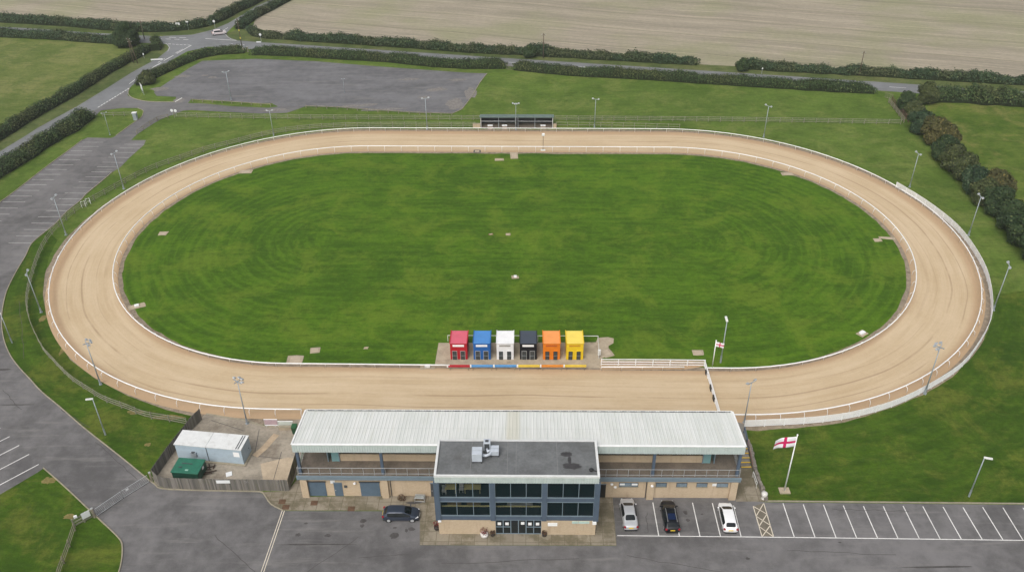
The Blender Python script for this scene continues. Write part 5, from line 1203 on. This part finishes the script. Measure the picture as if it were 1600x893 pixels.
mb = MB(); mb.b2(-.03, Lg + .03, -.03, 2.53, 1.6, 1.76); ld = mb.build('lid', M['green_paint'], t, bevel=.05)
mb = MB(); mb.b2(.8, 2.2, 1.5, 1.6, 1.761, 1.81); mb.b2(.7, 1.1, .8, .92, 1.761, 1.85); mb.build('handle', M['dark_metal'], ld)
mb = MB(); mb.b2(1.7, 2.1, .35, .6, 1.761, 1.768); mb.build('worn_mark', plain('pale_green_mark', (.25, .42, .34), .6, .3), ld)
mb = MB(); mb.b2(Lg - .02, Lg + .0, 1.3, 1.7, 1.1, 1.5); mb.build('warning_plate', M['white'], t)
mb = MB(); mb.b2(.2, .5, .2, 2.3, .02, .25); mb.b2(Lg - .5, Lg - .2, .2, 2.3, .02, .25); mb.build('skid', M['dark_metal'], t)
p = at(322, 740); t = thing('debris_pile', 'dark pile of scrap timber right of the green tank', 'debris', p)
mb = MB(); rr = random.Random(9)
for k in range(14): mb.box(rr.uniform(-.7, .9), rr.uniform(-.6, 1.4), .12 + rr.uniform(0, .35), rr.uniform(.4, 1.4), .12, .1, rr.uniform(0, PI))
mb.build('timber', plain('dark_scrap', (.07, .05, .04), .9, .1, var=.4), t)
p = at(358, 741); t = thing('pallet_lid', 'small pale square lid lying on the yard concrete', 'lid', p, .35); mb = MB(); mb.box(0, 0, .1, .75, .75, .1); mb.build('board', M['sign_back'], t, bevel=.02); mb = MB(); mb.box(0, 0, .05, .6, .6, .05); mb.build('frame', M['wood'], t)
def crowd_barrier(lab, x0, x1, y, mat):
    a, b = at(x0, y), at(x1, y); L = (b - a).length; t = thing('crowd_barrier', lab, 'barrier', a, math.atan2((b - a).y, (b - a).x), 'white framed barriers by the yard edge')
    mb = MB(); mb.tube([(0, 0, .1), (0, 0, 1.15), (L, 0, 1.15), (L, 0, .1)], .05, 6, True); mb.build('frame', M['white'], t); mb = MB(); mb.b2(.05, L - .05, -.015, .015, .2, 1.1); mb.build('panel', mat, t)
    for x in (.3, L - .3): mb = MB(); mb.b2(x - .04, x + .04, -.3, .3, 0, .06); mb.build('foot', M['steel'], t)
crowd_barrier('white framed barrier with pinkish panel at the yard edge', 414, 434.5, 664.5, M['pink_panel']); crowd_barrier('white framed barrier with pale panel next to the grandstand roof end', 435.5, 459, 667.5, plain('pale_panel', (.50, .53, .48), .6, .3))
a, b = at(436, 672), at(459, 672.5); t = thing('low_wall', 'low concrete block wall under the pale barrier', 'wall', a); mb = MB(); mb.b2(0, (b - a).x, 0, .35, 0, .55); mb.build('blocks', M['pad'], t, bevel=.02); mb = MB(); mb.b2(-.03, (b - a).x + .03, -.03, .38, .55, .6); mb.build('coping', M['kerb'], t)
p = at(461.5, 676); t = thing('wheelie_bin', 'dark green bin beside the pale barrier', 'bin', p); mb = MB(); mb.add([(-.27, -.32, .08), (.27, -.32, .08), (.27, .32, .08), (-.27, .32, .08), (-.33, -.4, 1.25), (.33, -.4, 1.25), (.33, .4, 1.25), (-.33, .4, 1.25)], [(3, 2, 1, 0), (4, 5, 6, 7), (0, 1, 5, 4), (1, 2, 6, 5), (2, 3, 7, 6), (3, 0, 4, 7)]); mb.build('body', plain('dark_green_bin', (.015, .06, .025), .6, .3), t); mb = MB(); mb.b2(-.36, .36, -.44, .44, 1.25, 1.34); mb.build('lid', plain('bin_lid', (.02, .09, .035), .5, .3), t, bevel=.03)
for sx in (-.25, .25): mb = MB(); mb.tube([(sx - .05, .3, .1), (sx + .05, .3, .1)], .1, 10); mb.build('wheel', M['tyre'], t)
for i, (px, py) in enumerate([(441, 783), (446.5, 791.5), (491, 785), (549, 794)]):
    o = MB().box(0, 0, 0, .85, .75, .02).build('drain_cover', plain('rusty_cover', (.11, .065, .04), .8, .2, var=.3) if i == 0 else bpy.data.materials['rusty_cover'], None)
    o.location = at(px, py, .058); tag(o, ['brown drain cover on the paving, upper one near the fence end', 'brown drain cover on the paving, lower one near the fence end', 'brown drain cover before the left roller shutter', 'brown drain cover at the paving edge left of the grey car'][i], 'drain cover', 'brown drain covers on the paving')
# rubbish crate and dead shrub by the wall
p = at(656.5, 782); t = thing('wire_trolley', 'grey wire trolley standing by the wall behind the grey car', 'trolley', p, -.08)
mb = MB()
for x in (-.6, .6):
    for y in (-.3, .3): mb.tube([(x, y, .1), (x, y, .8)], .04, 5)
for z in (.25, .8): mb.tube([(-.6, -.3, z), (.6, -.3, z), (.6, .3, z), (-.6, .3, z)], .04, 5, True)
mb.build('frame', M['steel'], t); mb = MB(); mb.b2(-.58, .58, -.28, .28, .6, .78); mb.build('load', plain('grey_tarp', (.26, .28, .27), .8, .2, var=.3), t, bevel=.08)
def leafball(mb, c, rx, ry, rz_, n, size, rr, up=.3):
    for _ in range(n):
        while True:
            d = Vector((rr.uniform(-1, 1), rr.uniform(-1, 1), rr.uniform(-1, 1)))
            if .05 < d.length < 1: break
        d.normalize(); r = rr.uniform(.62, 1.05); p = Vector((c[0] + d.x * rx * r, c[1] + d.y * ry * r, c[2] + d.z * rz_ * r))
        leaf(mb, p, d + Vector((rr.uniform(-.7, .7), rr.uniform(-.7, .7), rr.uniform(-.3, .9))), size * rr.uniform(.6, 1.3), rr)
def leaf(mb, p, nrm, s, rr):
    nrm = nrm.normalized(); a = nrm.orthogonal().normalized(); b = nrm.cross(a); t = rr.uniform(0, 2 * PI); ca, sa = math.cos(t), math.sin(t)
    x = (a * ca + b * sa) * s * .5; y = (b * ca - a * sa) * s * .36
    n = len(mb.v); mb.v += [tuple(p - x), tuple(p - y), tuple(p + x), tuple(p + y)]; mb.f.append((n, n + 1, n + 2, n + 3))
def shrub(name, lab, cat, px, py, r, h, mat, pot=None, z0=0.05):
    t = thing(name, lab, cat, at(px, py, 0) + Vector((0, 0, z0))); rr = random.Random(int(px)); zb = 0
    if pot: mb = MB(); mb.lathe([(r * .5, 0), (r * .8, .08), (r * .9, .45), (r * .75, .5)], 12); mb.build('pot', pot, t, smooth=True); zb = .45
    mb = MB(); leafball(mb, (0, 0, zb + h * .5), r, r, h * .55, int(120 * r / .5), .16, rr); mb.build('foliage', mat, t)
    mb = MB(); mb.tube([(0, 0, 0), (0, 0, zb + h * .6)], .04, 5); mb.build('stem', M['bark'], t)
shrub('potted_plant', 'red leaved plant in a white and dark planter left of the entrance', 'potted plant', 757, 837, .55, .8, M['red_leaf'], M['pot_white'])
shrub('potted_plant', 'small dark planter right beside the entrance doors on the left', 'potted plant', 769.8, 836, .34, .35, M['dead_leaf'], M['pot'])
shrub('potted_plant', 'small dark planter right of the entrance doors', 'potted plant', 850.4, 836.5, .34, .35, M['dead_leaf'], M['pot'])
shrub('potted_plant', 'dark red plant in a pot at the left corner of the entrance block', 'potted plant', 683, 826, .42, 1.1, M['red_leaf'], M['pot'])
shrub('dead_shrub', 'brown withered shrub at the foot of the brick wall', 'shrub', 628, 779, .6, .5, M['dead_leaf'])

# small concrete pads and boxes on the infield
def pad(px, py, w, d, lab, h=.08, rz=0.0, cap=None, mat='pad'):
    t = thing('concrete_pad', lab, 'concrete pad', at(px, py), rz, 'concrete pads on the infield edge'); mb = MB(); rr = random.Random(int(px * 7)); mb.prism([(x + rr.uniform(-.08, .08), y + rr.uniform(-.08, .08)) for x, y in ((-w / 2, -d / 2), (0, -d / 2), (w / 2, -d / 2), (w / 2, 0), (w / 2, d / 2), (0, d / 2), (-w / 2, d / 2))], 0, h); mb.build('slab', M[mat], t)
    if cap: mb = MB(); mb.b2(-cap / 2, cap / 2, -cap / 3, cap / 3, h, h + .3); mb.build('cover_box', M['white'], t, bevel=.03)
    else: mb = MB(); mb.b2(-w * .3, w * .3, -d * .3, d * .3, h, h + .02); mb.build('lid', plain('pad_lid', (.40, .33, .25), .9, .2) if 'pad_lid' not in bpy.data.materials else bpy.data.materials['pad_lid'], t)
for a in [(384, 268.5, 2.6, 1.6, 'pale concrete pad inside the upper left bend'), (255, 365, 1.6, 1.3, 'worn concrete pad on the grass by the left bend'), (214, 478.5, 2.6, 1.3, 'concrete pad touching the rail at the lower left bend', .08, .5, .7),
          (461, 562, 2.4, 2.0, 'square concrete pad against the near inner rail'), (492, 547.5, 1.5, 1.3, 'small tilted concrete pad above the square one', .08, .1), (572, 543.5, .7, .5, 'tiny bare patch slab left of the red kennel'),
          (668, 573, 2.2, 1.2, 'pale slab on the sand edge left of the kennels', .05, 0, .8), (780.5, 249.5, 1.9, 1.1, 'reddish slab under the far inner rail', .06), (803.5, 243, 1.7, 3.2, 'concrete path stub running in from the far rail', .05), (745.5, 236.5, 1.6, 1.4, 'dark grating beside the far inner rail', .05, 0, None, 'stain'),
          (1230, 272, 2.4, 1.4, 'pale concrete pad inside the upper right bend', .06), (1371, 375, 1.4, 1.1, 'pale slab on the grass at the right bend', .06), (1386, 372, 2.8, .8, 'narrow concrete strip leading to the rail at the right bend', .05, -.2), (1091, 551, 1.6, 1.2, 'pale slab above the white three bar fence', .06),
          (1347, 521, 1.6, 1.2, 'slab with a white box at the lower right bend', .06, .6, .9), (793.5, 366, .9, .8, 'small pale slab near the middle of the infield', .05), (767, 366, .9, .6, 'muddy slab left of the small pale one on the infield', .05, .3, None, 'soil'), (805, 433, 1.2, .9, 'pale square slab in the centre of the infield', .06, 0, .5), (948, 551, 1.5, 2.2, 'broken concrete slab by the control box', .06, .4)]:
    pad(*a)
t = thing('winning_post', 'slim marker post and lamp at the far inner rail', 'post', at(848.5, 235)); mb = MB(); mb.tube([(0, 0, 0), (0, 0, 3.6)], .06, 6); mb.build('pole', M['tele'], t); mb = MB(); mb.b2(-.3, .3, -.2, .2, 3.5, 4.0); mb.build('head', M['white'], t, bevel=.04); mb = MB(); mb.b2(-.5, .5, -.3, .3, 0, .15); mb.build('base', M['white_old'], t)

# ------------------------------------------------------------------ cars
def car(name, lab, loc, rz, L, st, glass_rng, wheels, pm, rails=False, rear_plate=True, hood_tint=None):
    """st: stations (x 0 rear .. 1 front, z bottom, z belt, z top, half width low, belt, top)"""
    t = thing(name, lab, 'car', loc, rz, 'parked cars by the grandstand')
    vs = []; fs = []; mi = []; NP = 9
    for x, zb, zl, zt, wl, wb, wt in st:
        X = (x - .5) * L; zm = zb + (zl - zb) * .5
        half = [(0, zb), (wl * .86, zb), (wl, zb + .10), (wl + .015, zm), (wb, zl), (wb - (wb - wt) * .88, zl + (zt - zl) * .88), (wt - .05, zt - .005), (wt * .55, zt + .015), (0, zt + .025)]
        vs += [(X, -y, z) for y, z in half] + [(X, y, z) for y, z in half[1:-1]]
    NS = NP + NP - 2; order = list(range(NP)) + list(range(NS - 1, NP - 1, -1))     # loop of section indices
    side, ws, rw = glass_rng
    for i in range(len(st) - 1):
        for k in range(NS):
            a = i * NS + order[k]; b = i * NS + order[(k + 1) % NS]
            fs.append((a, b, b + NS, a + NS))
            o1, o2 = order[k], order[(k + 1) % NS]; f1 = o1 if o1 < NP else o1 - NP + 1; f2 = o2 if o2 < NP else o2 - NP + 1; lo, hi = min(f1, f2), max(f1, f2)
            g = 0
            if (lo, hi) == (4, 5) and side[0] <= i < side[1]: g = 1
            if lo >= 6 and (i == ws or i == rw): g = 1
            mi.append(g)
    fs.append(tuple(order[k] for k in range(NS))[::-1]); mi.append(0); fs.append(tuple((len(st) - 1) * NS + order[k] for k in range(NS))); mi.append(0)
    me = bpy.data.meshes.new(name); me.from_pydata(vs, [], fs); me.materials.append(pm); me.materials.append(M['car_glass'])
    me.polygons.foreach_set('material_index', mi)
    bm = bmesh.new(); bm.from_mesh(me); bmesh.ops.recalc_face_normals(bm, faces=bm.faces)
    cl = bm.edges.layers.float.get('crease_edge') or bm.edges.layers.float.new('crease_edge')
    for e in bm.edges:
        if len(e.link_faces) == 2 and e.link_faces[0].material_index != e.link_faces[1].material_index: e[cl] = .75
    bm.to_mesh(me); bm.free()
    tmp = bpy.data.objects.new('tmp', me); COL.objects.link(tmp); sm = tmp.modifiers.new('s', 'SUBSURF'); sm.levels = sm.render_levels = 2
    dg = bpy.context.evaluated_depsgraph_get(); me2 = bpy.data.meshes.new_from_object(tmp.evaluated_get(dg)); bpy.data.objects.remove(tmp)
    V = [v.co.copy() for v in me2.vertices]
    for g, nm, mt in ((0, 'body', pm), (1, 'windows', M['car_glass'])):
        mb = MB(); ix = {}; ff = []
        for p in me2.polygons:
            if p.material_index != g: continue
            for v in p.vertices:
                if v not in ix: ix[v] = len(ix)
            ff.append(tuple(ix[v] for v in p.vertices))
        mb.add([V[v] for v in ix], ff); o = mb.build(nm, mt, t, smooth=True)
    x0, x1, rad, yw = wheels
    for x in (x0, x1):
        for sy in (-1, 1):
            X = (x - .5) * L; mb = MB(); mb.tube([(X, sy * (yw - .12), rad), (X, sy * (yw + .075), rad)], rad, 18); w = mb.build('wheel', M['tyre'], t)
            mb = MB(); mb.tube([(X, sy * (yw + .06), rad), (X, sy * (yw + .085), rad)], rad * .66, 14); mb.build('rim', M['rim'], w)
            mb = MB(); mb.tube([(X, sy * (yw - .2), rad + .03), (X, sy * (yw + .045), rad + .03)], rad + .07, 18); mb.build('wheel_arch', M['black'], t)
    rx = -.5 * L; wr = st[1][5]
    for sy in (-1, 1):
        mb = MB(); mb.box(rx + .10, sy * (wr - .10), .84, .26, .26, .20, sy * -.45); mb.build('tail_lamp', M['red_light'], t, bevel=.05)
        mb = MB(); mb.box(.5 * L - .30, sy * (wr - .18), .66, .42, .22, .15, sy * -.5); mb.build('headlamp', M['clear_light'], t, bevel=.05)
        xm = (st[ws][0] * .25 + st[ws + 1][0] * .75 - .5) * L; mb = MB(); mb.box(xm, sy * (wr + .13), st[ws][2] + .06, .12, .22, .14); mb.build('mirror', pm, t, bevel=.03)
    mb = MB(); mb.box(rx + .0, 0, .72 if L < 4.6 else .74, .05, .54, .13); mb.build('number_plate', M['plate'], t)
    mb = MB(); mb.box(.5 * L + .0, 0, .45, .04, .52, .12); mb.build('number_plate', M['plate_w'], t)
    mb = MB(); mb.b2(-.48 * L, .48 * L, -.72, .72, .17, .32); mb.build('underbody', M['black'], t)
    if rails:
        mb = MB(); mb.b2((.20 - .5) * L, (.40 - .5) * L, -.44, .44, 1.535, 1.556); mb.build('sunroof', glass('sunroof_glass', (.012, .022, .06), 1.0, .05), t, bevel=.01)  # blue in the glass colour stands in for reflected sky
        for sy in (-1, 1): mb = MB(); mb.tube([((.14 - .5) * L, sy * .54, 1.49), ((.17 - .5) * L, sy * .54, 1.55), ((.55 - .5) * L, sy * .54, 1.57), ((.58 - .5) * L, sy * .54, 1.50)], .028, 6); mb.build('roof_rail', M['steel'], t)
    return t
HATCH = [(0, .42, .72, .80, .68, .70, .62), (.025, .30, .86, .93, .82, .83, .66), (.055, .27, .92, 1.02, .85, .85, .64), (.135, .24, .94, 1.40, .86, .86, .60), (.20, .23, .94, 1.455, .87, .87, .60), (.40, .22, .93, 1.48, .88, .88, .61), (.56, .22, .92, 1.44, .88, .88, .60), (.60, .22, .92, 1.40, .88, .87, .59), (.785, .23, .91, 1.01, .88, .86, .68), (.825, .23, .90, .96, .88, .85, .68), (.92, .25, .78, .86, .83, .80, .60), (.975, .30, .62, .70, .72, .70, .50), (1, .36, .52, .56, .60, .58, .40)]
SEDAN = [(0, .42, .74, .86, .70, .70, .62), (.025, .30, .88, .98, .82, .82, .68), (.14, .24, .95, 1.04, .87, .86, .70), (.19, .23, .96, 1.06, .88, .87, .68), (.315, .22, .95, 1.38, .88, .88, .59), (.36, .22, .95, 1.425, .88, .88, .59), (.48, .22, .94, 1.44, .88, .88, .60), (.58, .22, .93, 1.41, .88, .88, .60), (.61, .22, .93, 1.37, .88, .87, .59), (.775, .23, .92, 1.00, .88, .86, .69), (.815, .23, .91, .96, .88, .85, .69), (.92, .25, .79, .85, .83, .80, .60), (.975, .30, .62, .70, .72, .70, .50), (1, .36, .52, .56, .60, .58, .40)]
ESTATE = [(0, .42, .76, .86, .72, .72, .64), (.025, .30, .90, .98, .85, .84, .68), (.05, .27, .95, 1.05, .87, .86, .66), (.115, .24, .97, 1.44, .89, .88, .63), (.17, .23, .97, 1.49, .90, .89, .63), (.40, .22, .96, 1.52, .90, .90, .64), (.56, .22, .95, 1.48, .90, .90, .63), (.60, .22, .95, 1.44, .90, .89, .62), (.775, .23, .94, 1.04, .90, .88, .70), (.82, .23, .93, 1.00, .90, .87, .70), (.92, .25, .82, .90, .85, .82, .62), (.975, .30, .66, .74, .74, .72, .52), (1, .36, .54, .58, .62, .60, .42)]
up = PI / 2 - .027
CZ = ASP
car('silver_saloon', 'silver saloon car parked nose in at the left end of the bays', Vector((13.72, 71.15, CZ)), up + .03, 4.75, SEDAN, ((4, 9), 8, 3), (.19, .80, .32, .80), M['car_silver'])
car('black_estate', 'black estate car with roof rails parked between two white lines', Vector((18.55, 70.75, CZ)), up + .02, 4.75, ESTATE, ((2, 8), 7, 2), (.18, .80, .33, .82), M['car_black'], True)
car('white_hatchback', 'white hatchback car parked nearest the hatched bay', Vector((25.4, 70.5, CZ)), up - .01, 4.4, HATCH, ((3, 8), 7, 2), (.18, .81, .32, .80), M['car_white'])
car('grey_hatchback', 'dark grey hatchback car parked sideways before the left wing', Vector((-13.5, 71.45, CZ)), -.01, 4.4, HATCH, ((3, 8), 7, 2), (.17, .81, .32, .80), M['car_grey'])
t = car('pale_hatchback', 'small pale pinkish car turning at the far crossroads', Vector((at(343, 54).x, at(343, 54).y, ASP + .006)), math.radians(20), 4.2, HATCH, ((3, 8), 7, 2), (.17, .81, .32, .80), paint('pale_pink_car_paint', (.62, .55, .55)))
del t['group']

# ------------------------------------------------------------------ hedges and trees
def hedge(name, lab, px, w, h, leaf_s=.36, dens=12, mat='hedge_leaf', side=1, group='hedges round the site', seed=0, vary=.2):
    """px: pixels along the foot nearest the camera; the hedge body lies to the far side"""
    pts = [at(*p) for p in px]; pts = catmull(pts, 4); rr = random.Random(seed)
    sm = resample(pts, .8); line = []
    for p, d in sm:
        n = Vector((-d.y, d.x, 0))
        if n.y * side < 0 if abs(n.y) > .02 else False: n = -n
        line.append((p + n * (w / 2), d, n))
    c = line[0][0].copy(); t = thing(name, lab, 'hedge', Vector((c.x, c.y, 0)), 0, group)
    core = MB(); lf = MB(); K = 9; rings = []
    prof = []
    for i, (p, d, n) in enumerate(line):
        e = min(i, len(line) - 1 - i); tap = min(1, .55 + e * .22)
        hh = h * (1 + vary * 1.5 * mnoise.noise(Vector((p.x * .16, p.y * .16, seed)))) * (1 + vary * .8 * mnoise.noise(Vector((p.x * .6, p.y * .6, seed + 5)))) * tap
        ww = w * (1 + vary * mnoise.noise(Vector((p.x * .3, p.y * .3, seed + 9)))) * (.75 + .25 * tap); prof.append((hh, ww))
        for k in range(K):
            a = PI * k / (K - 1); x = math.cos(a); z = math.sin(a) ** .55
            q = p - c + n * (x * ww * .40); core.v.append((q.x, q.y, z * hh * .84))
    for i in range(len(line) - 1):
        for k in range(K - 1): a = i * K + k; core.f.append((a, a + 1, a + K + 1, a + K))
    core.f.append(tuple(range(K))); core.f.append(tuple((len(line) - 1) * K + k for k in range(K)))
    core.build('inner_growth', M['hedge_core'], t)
    for i, (p, d, n) in enumerate(line):
        hh, ww = prof[i]; endf = 2.2 if i in (0, len(line) - 1) else 1
        cnt = int(.8 * (ww + 2 * hh) * dens * endf)
        for _ in range(cnt):
            a = rr.uniform(0.04, PI - .04); x = math.cos(a); z = math.sin(a) ** .55; r = rr.uniform(.82, 1.06) + (.16 * rr.random() if rr.random() < .12 else 0)
            al = rr.uniform(-.5, .5) if endf == 1 else rr.uniform(-.7, .7)
            q = p - c + n * (x * ww * .5 * r) + d * al + Vector((0, 0, z * hh * .95 * r))
            leaf(lf, q, n * x + Vector((0, 0, z)) + Vector((rr.uniform(-.8, .8), rr.uniform(-.8, .8), rr.uniform(-.4, .8))), leaf_s * rr.uniform(.55, 1.35), rr)
    lf.build('foliage', M[mat], t)
    return t
hedge('hedgerow', 'long hedge between the west pasture and the side road', [(-40, 243), (0, 222), (60, 184), (120, 150), (170, 118), (205, 98), (228, 86), (238, 76), (234, 67)], 3.0, 2.5, seed=1)
hedge('hedgerow', 'hedge between the west pasture and the main road', [(-30, 57), (0, 59), (80, 63), (130, 67), (178, 70), (192, 71)], 3.2, 2.7, .5, 7, 'far_leaf', seed=2)
hedge('hedgerow', 'hedge along the stubble field left of the crossroads', [(-30, 34), (0, 36), (100, 42), (150, 47), (200, 50.5), (250, 51), (300, 47), (330, 41.5)], 3.2, 2.7, .5, 7, 'far_leaf', seed=3)
hedge('hedgerow', 'hedge up the left side of the north road', [(332, 40), (356, 30), (375, 20), (400, 8.5), (425, -5), (450, -18)], 3.2, 2.8, .5, 7, 'far_leaf', seed=4)
hedge('hedgerow', 'hedge up the right side of the north road', [(383, 46), (393, 36), (405, 28), (425, 18), (460, -1), (480, -12)], 3.4, 2.5, .5, 7, 'far_leaf', seed=5)
hedge('hedgerow', 'straggling hedge corner between the north road and the main road', [(384, 49), (392, 56.5), (410, 60.5), (440, 63)], 3.2, 2.0, .5, 7, 'far_leaf', seed=14)
hedge('hedgerow', 'long hedge between the big stubble field and the main road', [(440, 63), (500, 67.5), (600, 73.5), (725, 83), (825, 88), (1000, 98.2), (1060, 101.5), (1089, 103.5)], 3.0, 2.6, .48, 8, 'far_leaf', seed=6, vary=.36)
hedge('hedgerow', 'hedge on the far side of the main road at the right', [(1155, 108.5), (1200, 111.5), (1275, 116), (1344, 119.5), (1400, 122.5), (1475, 127.5), (1600, 134.5), (1680, 139)], 3.0, 2.6, .48, 8, 'far_leaf', seed=7, vary=.36)
hedge('hedgerow', 'hedge curving along the top left of the overflow car park', [(228, 134), (238, 126), (267, 112.5), (300.8, 97), (334, 88), (360, 85.5), (381.4, 84.5)], 3.2, 2.3, .36, 12, seed=8)
hedge('hedgerow', 'hedge between the overflow car park and the main road', [(392.6, 87.5), (420, 87.5), (469, 90), (544, 95), (600, 98.2), (700, 107.6), (788.8, 109)], 3.3, 2.6, .38, 11, seed=9)
hedge('hedgerow', 'hedge between the far grass and the main road right of the gap', [(801.5, 111), (900, 120.2), (1000, 125.4), (1100, 132.2), (1200, 138.6), (1287.8, 144.2), (1340, 146.8), (1366.8, 148)], 3.3, 2.6, .38, 11, seed=10)
hedge('hedgerow', 'broad hedge between the side road and the left parking bays', [(-40, 306), (0, 280.5), (50, 250.5), (88, 225.5), (125, 204), (152, 184)], 4.6, 2.9, .36, 13, seed=11, vary=.2)
hedge('hedgerow', 'tall dark hedge along the main road behind the east pasture', [(1452, 162), (1480, 162), (1517, 164), (1560, 166.5), (1600, 169), (1680, 174)], 4.2, 4.2, .5, 9, seed=12, vary=.4)

def tree(name, lab, px, py, r, h, mat, seed, group='bushy trees along the east pasture', trunk_h=.25, cat='tree', squash=1.0):
    t = thing(name, lab, cat, at(px, py), 0, group); rr = random.Random(seed)
    cz = h * (.5 + trunk_h * .4); lobes = []; nl = 9
    for k in range(nl):
        a = 2 * PI * k / nl * 1.9 + rr.uniform(-.4, .4); q = rr.uniform(.2, .68)
        lobes.append((math.cos(a) * r * q, math.sin(a) * r * q * squash, cz + rr.uniform(-.30, .30) * h * (1.05 - q), r * rr.uniform(.30, .52)))
    lobes.append((0, 0, h * .78, r * .5)); lobes.append((r * .2, -r * .3, h * .42, r * .6)); lobes.append((-r * .35, -r * .35, h * .3, r * .55)); lobes.append((r * .4, r * .1, h * .28, r * .5))
    mb = MB(); mb.tube([(0, 0, 0), (.1, .05, h * .3), (.0, .1, h * .6)], .2 * r / 3, 8, r2=.07)
    for x, y, z, q in lobes[:8]: mb.tube([(0, 0, h * .2), (x * .5, y * .5, z * .6), (x * .9, y * .9, z)], .09, 5, r2=.03)
    mb.build('trunk', M['bark'], t)
    lf = MB(); ic = MB()
    for x, y, z, q in lobes:
        zq = min(q * .9, z * .9); n = int(38 * q * q * 4 / .34)
        for _ in range(n):
            while True:
                d = Vector((rr.uniform(-1, 1), rr.uniform(-1, 1), rr.uniform(-1, 1)))
                if .1 < d.length < 1: break
            d.normalize(); s = 1 + .28 * mnoise.noise(Vector((x + d.x * 1.6 + seed, y + d.y * 1.6, z + d.z * 1.6))); k = rr.uniform(.70, 1.08) * s
            leaf(lf, Vector((x + d.x * q * k, y + d.y * q * k, max(.1, z + d.z * zq * k))), d + Vector((rr.uniform(-.8, .8), rr.uniform(-.8, .8), rr.uniform(-.3, .9))), rr.uniform(.22, .52), rr)
    lf.build('crown', M[mat], t)
    return t
tree('round_tree', 'big round dark tree at the left of the crossroads', 201, 72, 3.9, 6.6, 'tree_leaf', 21, None)
for i, (px, py, r, h, m, lab) in enumerate([
    (1415, 172, 2.6, 4.4, 'tree_leaf', 'dark bush at the corner beside the brown timber rails'), (1427, 183, 2.3, 3.8, 'olive_leaf', 'paler olive bush touching the brown timber rails'), (1447, 160, 3.0, 5.0, 'olive_leaf', 'olive tree at the end of the tall roadside hedge'),
    (1437, 205, 3.2, 4.6, 'teal_leaf', 'blue green bushy tree above the browning one'), (1459, 222, 3.4, 5.6, 'brown_leaf', 'large browning tree, uppermost of the two brown ones'), (1477, 226, 3.0, 4.6, 'brown_leaf', 'dull brown bush on the pasture side of the browning tree'),
    (1473, 246, 3.4, 4.6, 'tree_leaf', 'very dark bush below the large browning tree'), (1487, 262, 3.2, 5.0, 'olive_leaf', 'olive bush between two dark ones in the row'), (1505, 277, 3.2, 5.2, 'olive_leaf', 'olive bush halfway down the row, left of the slatted fence lamp'),
    (1522, 298, 3.1, 4.8, 'teal_leaf', 'blue green bush right of the floodlight head'), (1535, 315, 3.1, 4.6, 'olive_leaf', 'grey olive bush beside the russet one'), (1556, 305, 3.3, 4.8, 'brown_leaf', 'russet topped bush on the pasture side lower down'),
    (1556, 332, 3.2, 5.0, 'tree_leaf', 'dark green bush below the russet one'), (1574, 352, 3.2, 5.2, 'tree_leaf', 'dark bush near the right picture edge, upper of two'), (1592, 376, 3.3, 5.2, 'tree_leaf', 'dark bush at the right picture edge, lower of two'), (1618, 405, 3.4, 5.4, 'tree_leaf', 'last dark bush of the row at the right')]):
    tree('bushy_tree', lab, px, py, r, h, m, 40 + i)
tree('bushy_tree', 'round dark clump starting the hedge right of the field gap', 1160, 110.5, 1.9, 3.4, 'tree_leaf', 70, None, .1); 
tree('bushy_tree', 'scrubby bush behind the white hoarding at the car park entrance', 232, 131, 2.2, 3.6, 'olive_leaf', 71, None, .1)
tree('bushy_tree', 'rounded bush standing out of the far hedge above the shelter gap', 828, 89, 2.1, 3.3, 'tree_leaf', 72, None, .1)

# ------------------------------------------------------------------ light, sky, air
W = bpy.data.worlds.new('World'); SC.world = W; W.use_nodes = True
nt = W.node_tree; bg = nt.nodes['Background']
sky = nt.nodes.new('ShaderNodeTexSky'); sky.sky_type = 'NISHITA'; sky.sun_disc = False
SUN_EL, SUN_AZ = math.radians(52), math.radians(205)      # azimuth clockwise from +y
sky.sun_elevation = SUN_EL; sky.sun_rotation = SUN_AZ; sky.dust_density = 6; sky.air_density = 1.0; sky.altitude = 60
hs = nt.nodes.new('ShaderNodeHueSaturation'); hs.inputs['Saturation'].default_value = .30
nt.links.new(sky.outputs[0], hs.inputs['Color']); nt.links.new(hs.outputs[0], bg.inputs[0]); bg.inputs[1].default_value = .13
sl_ = bpy.data.lights.new('sun', 'SUN'); sl_.energy = 1.1; sl_.angle = math.radians(35); sl_.color = (1, .97, .93)
so = bpy.data.objects.new('sun', sl_); COL.objects.link(so)
dirv = Vector((math.sin(SUN_AZ) * math.cos(SUN_EL), math.cos(SUN_AZ) * math.cos(SUN_EL), math.sin(SUN_EL)))
so.rotation_euler = dirv.to_track_quat('Z', 'Y').to_euler(); so.location = (0, 0, 120)
HAZE = .0002
mb = MB(); mb.b2(X0 - 5, X1 + 5, Y0 - 5, Y1 + 5, -1, 86)
hm = bpy.data.materials.new('haze_air'); hm.use_nodes = True; ht = hm.node_tree
for n in list(ht.nodes):
    if n.type != 'OUTPUT_MATERIAL': ht.nodes.remove(n)
pv = ht.nodes.new('ShaderNodeVolumePrincipled'); pv.inputs['Color'].default_value = (.92, .94, .97, 1); pv.inputs['Density'].default_value = HAZE; pv.inputs['Anisotropy'].default_value = .2
ht.links.new(pv.outputs[0], ht.nodes['Material Output'].inputs['Volume'])
hz = mb.build('haze', hm); tag(hz, kind='stuff')
SC.view_settings.view_transform = 'Standard'; SC.view_settings.look = 'None'; SC.view_settings.gamma = 1; SC.view_settings.use_curve_mapping = False
SC.view_settings.exposure = 0.26
SC.render.engine = 'CYCLES'
cy = SC.cycles; cy.use_denoising = True; cy.max_bounces = 6; cy.transparent_max_bounces = 12; cy.volume_bounces = 1; cy.volume_step_rate = 4
cy.filter_width = 1.5
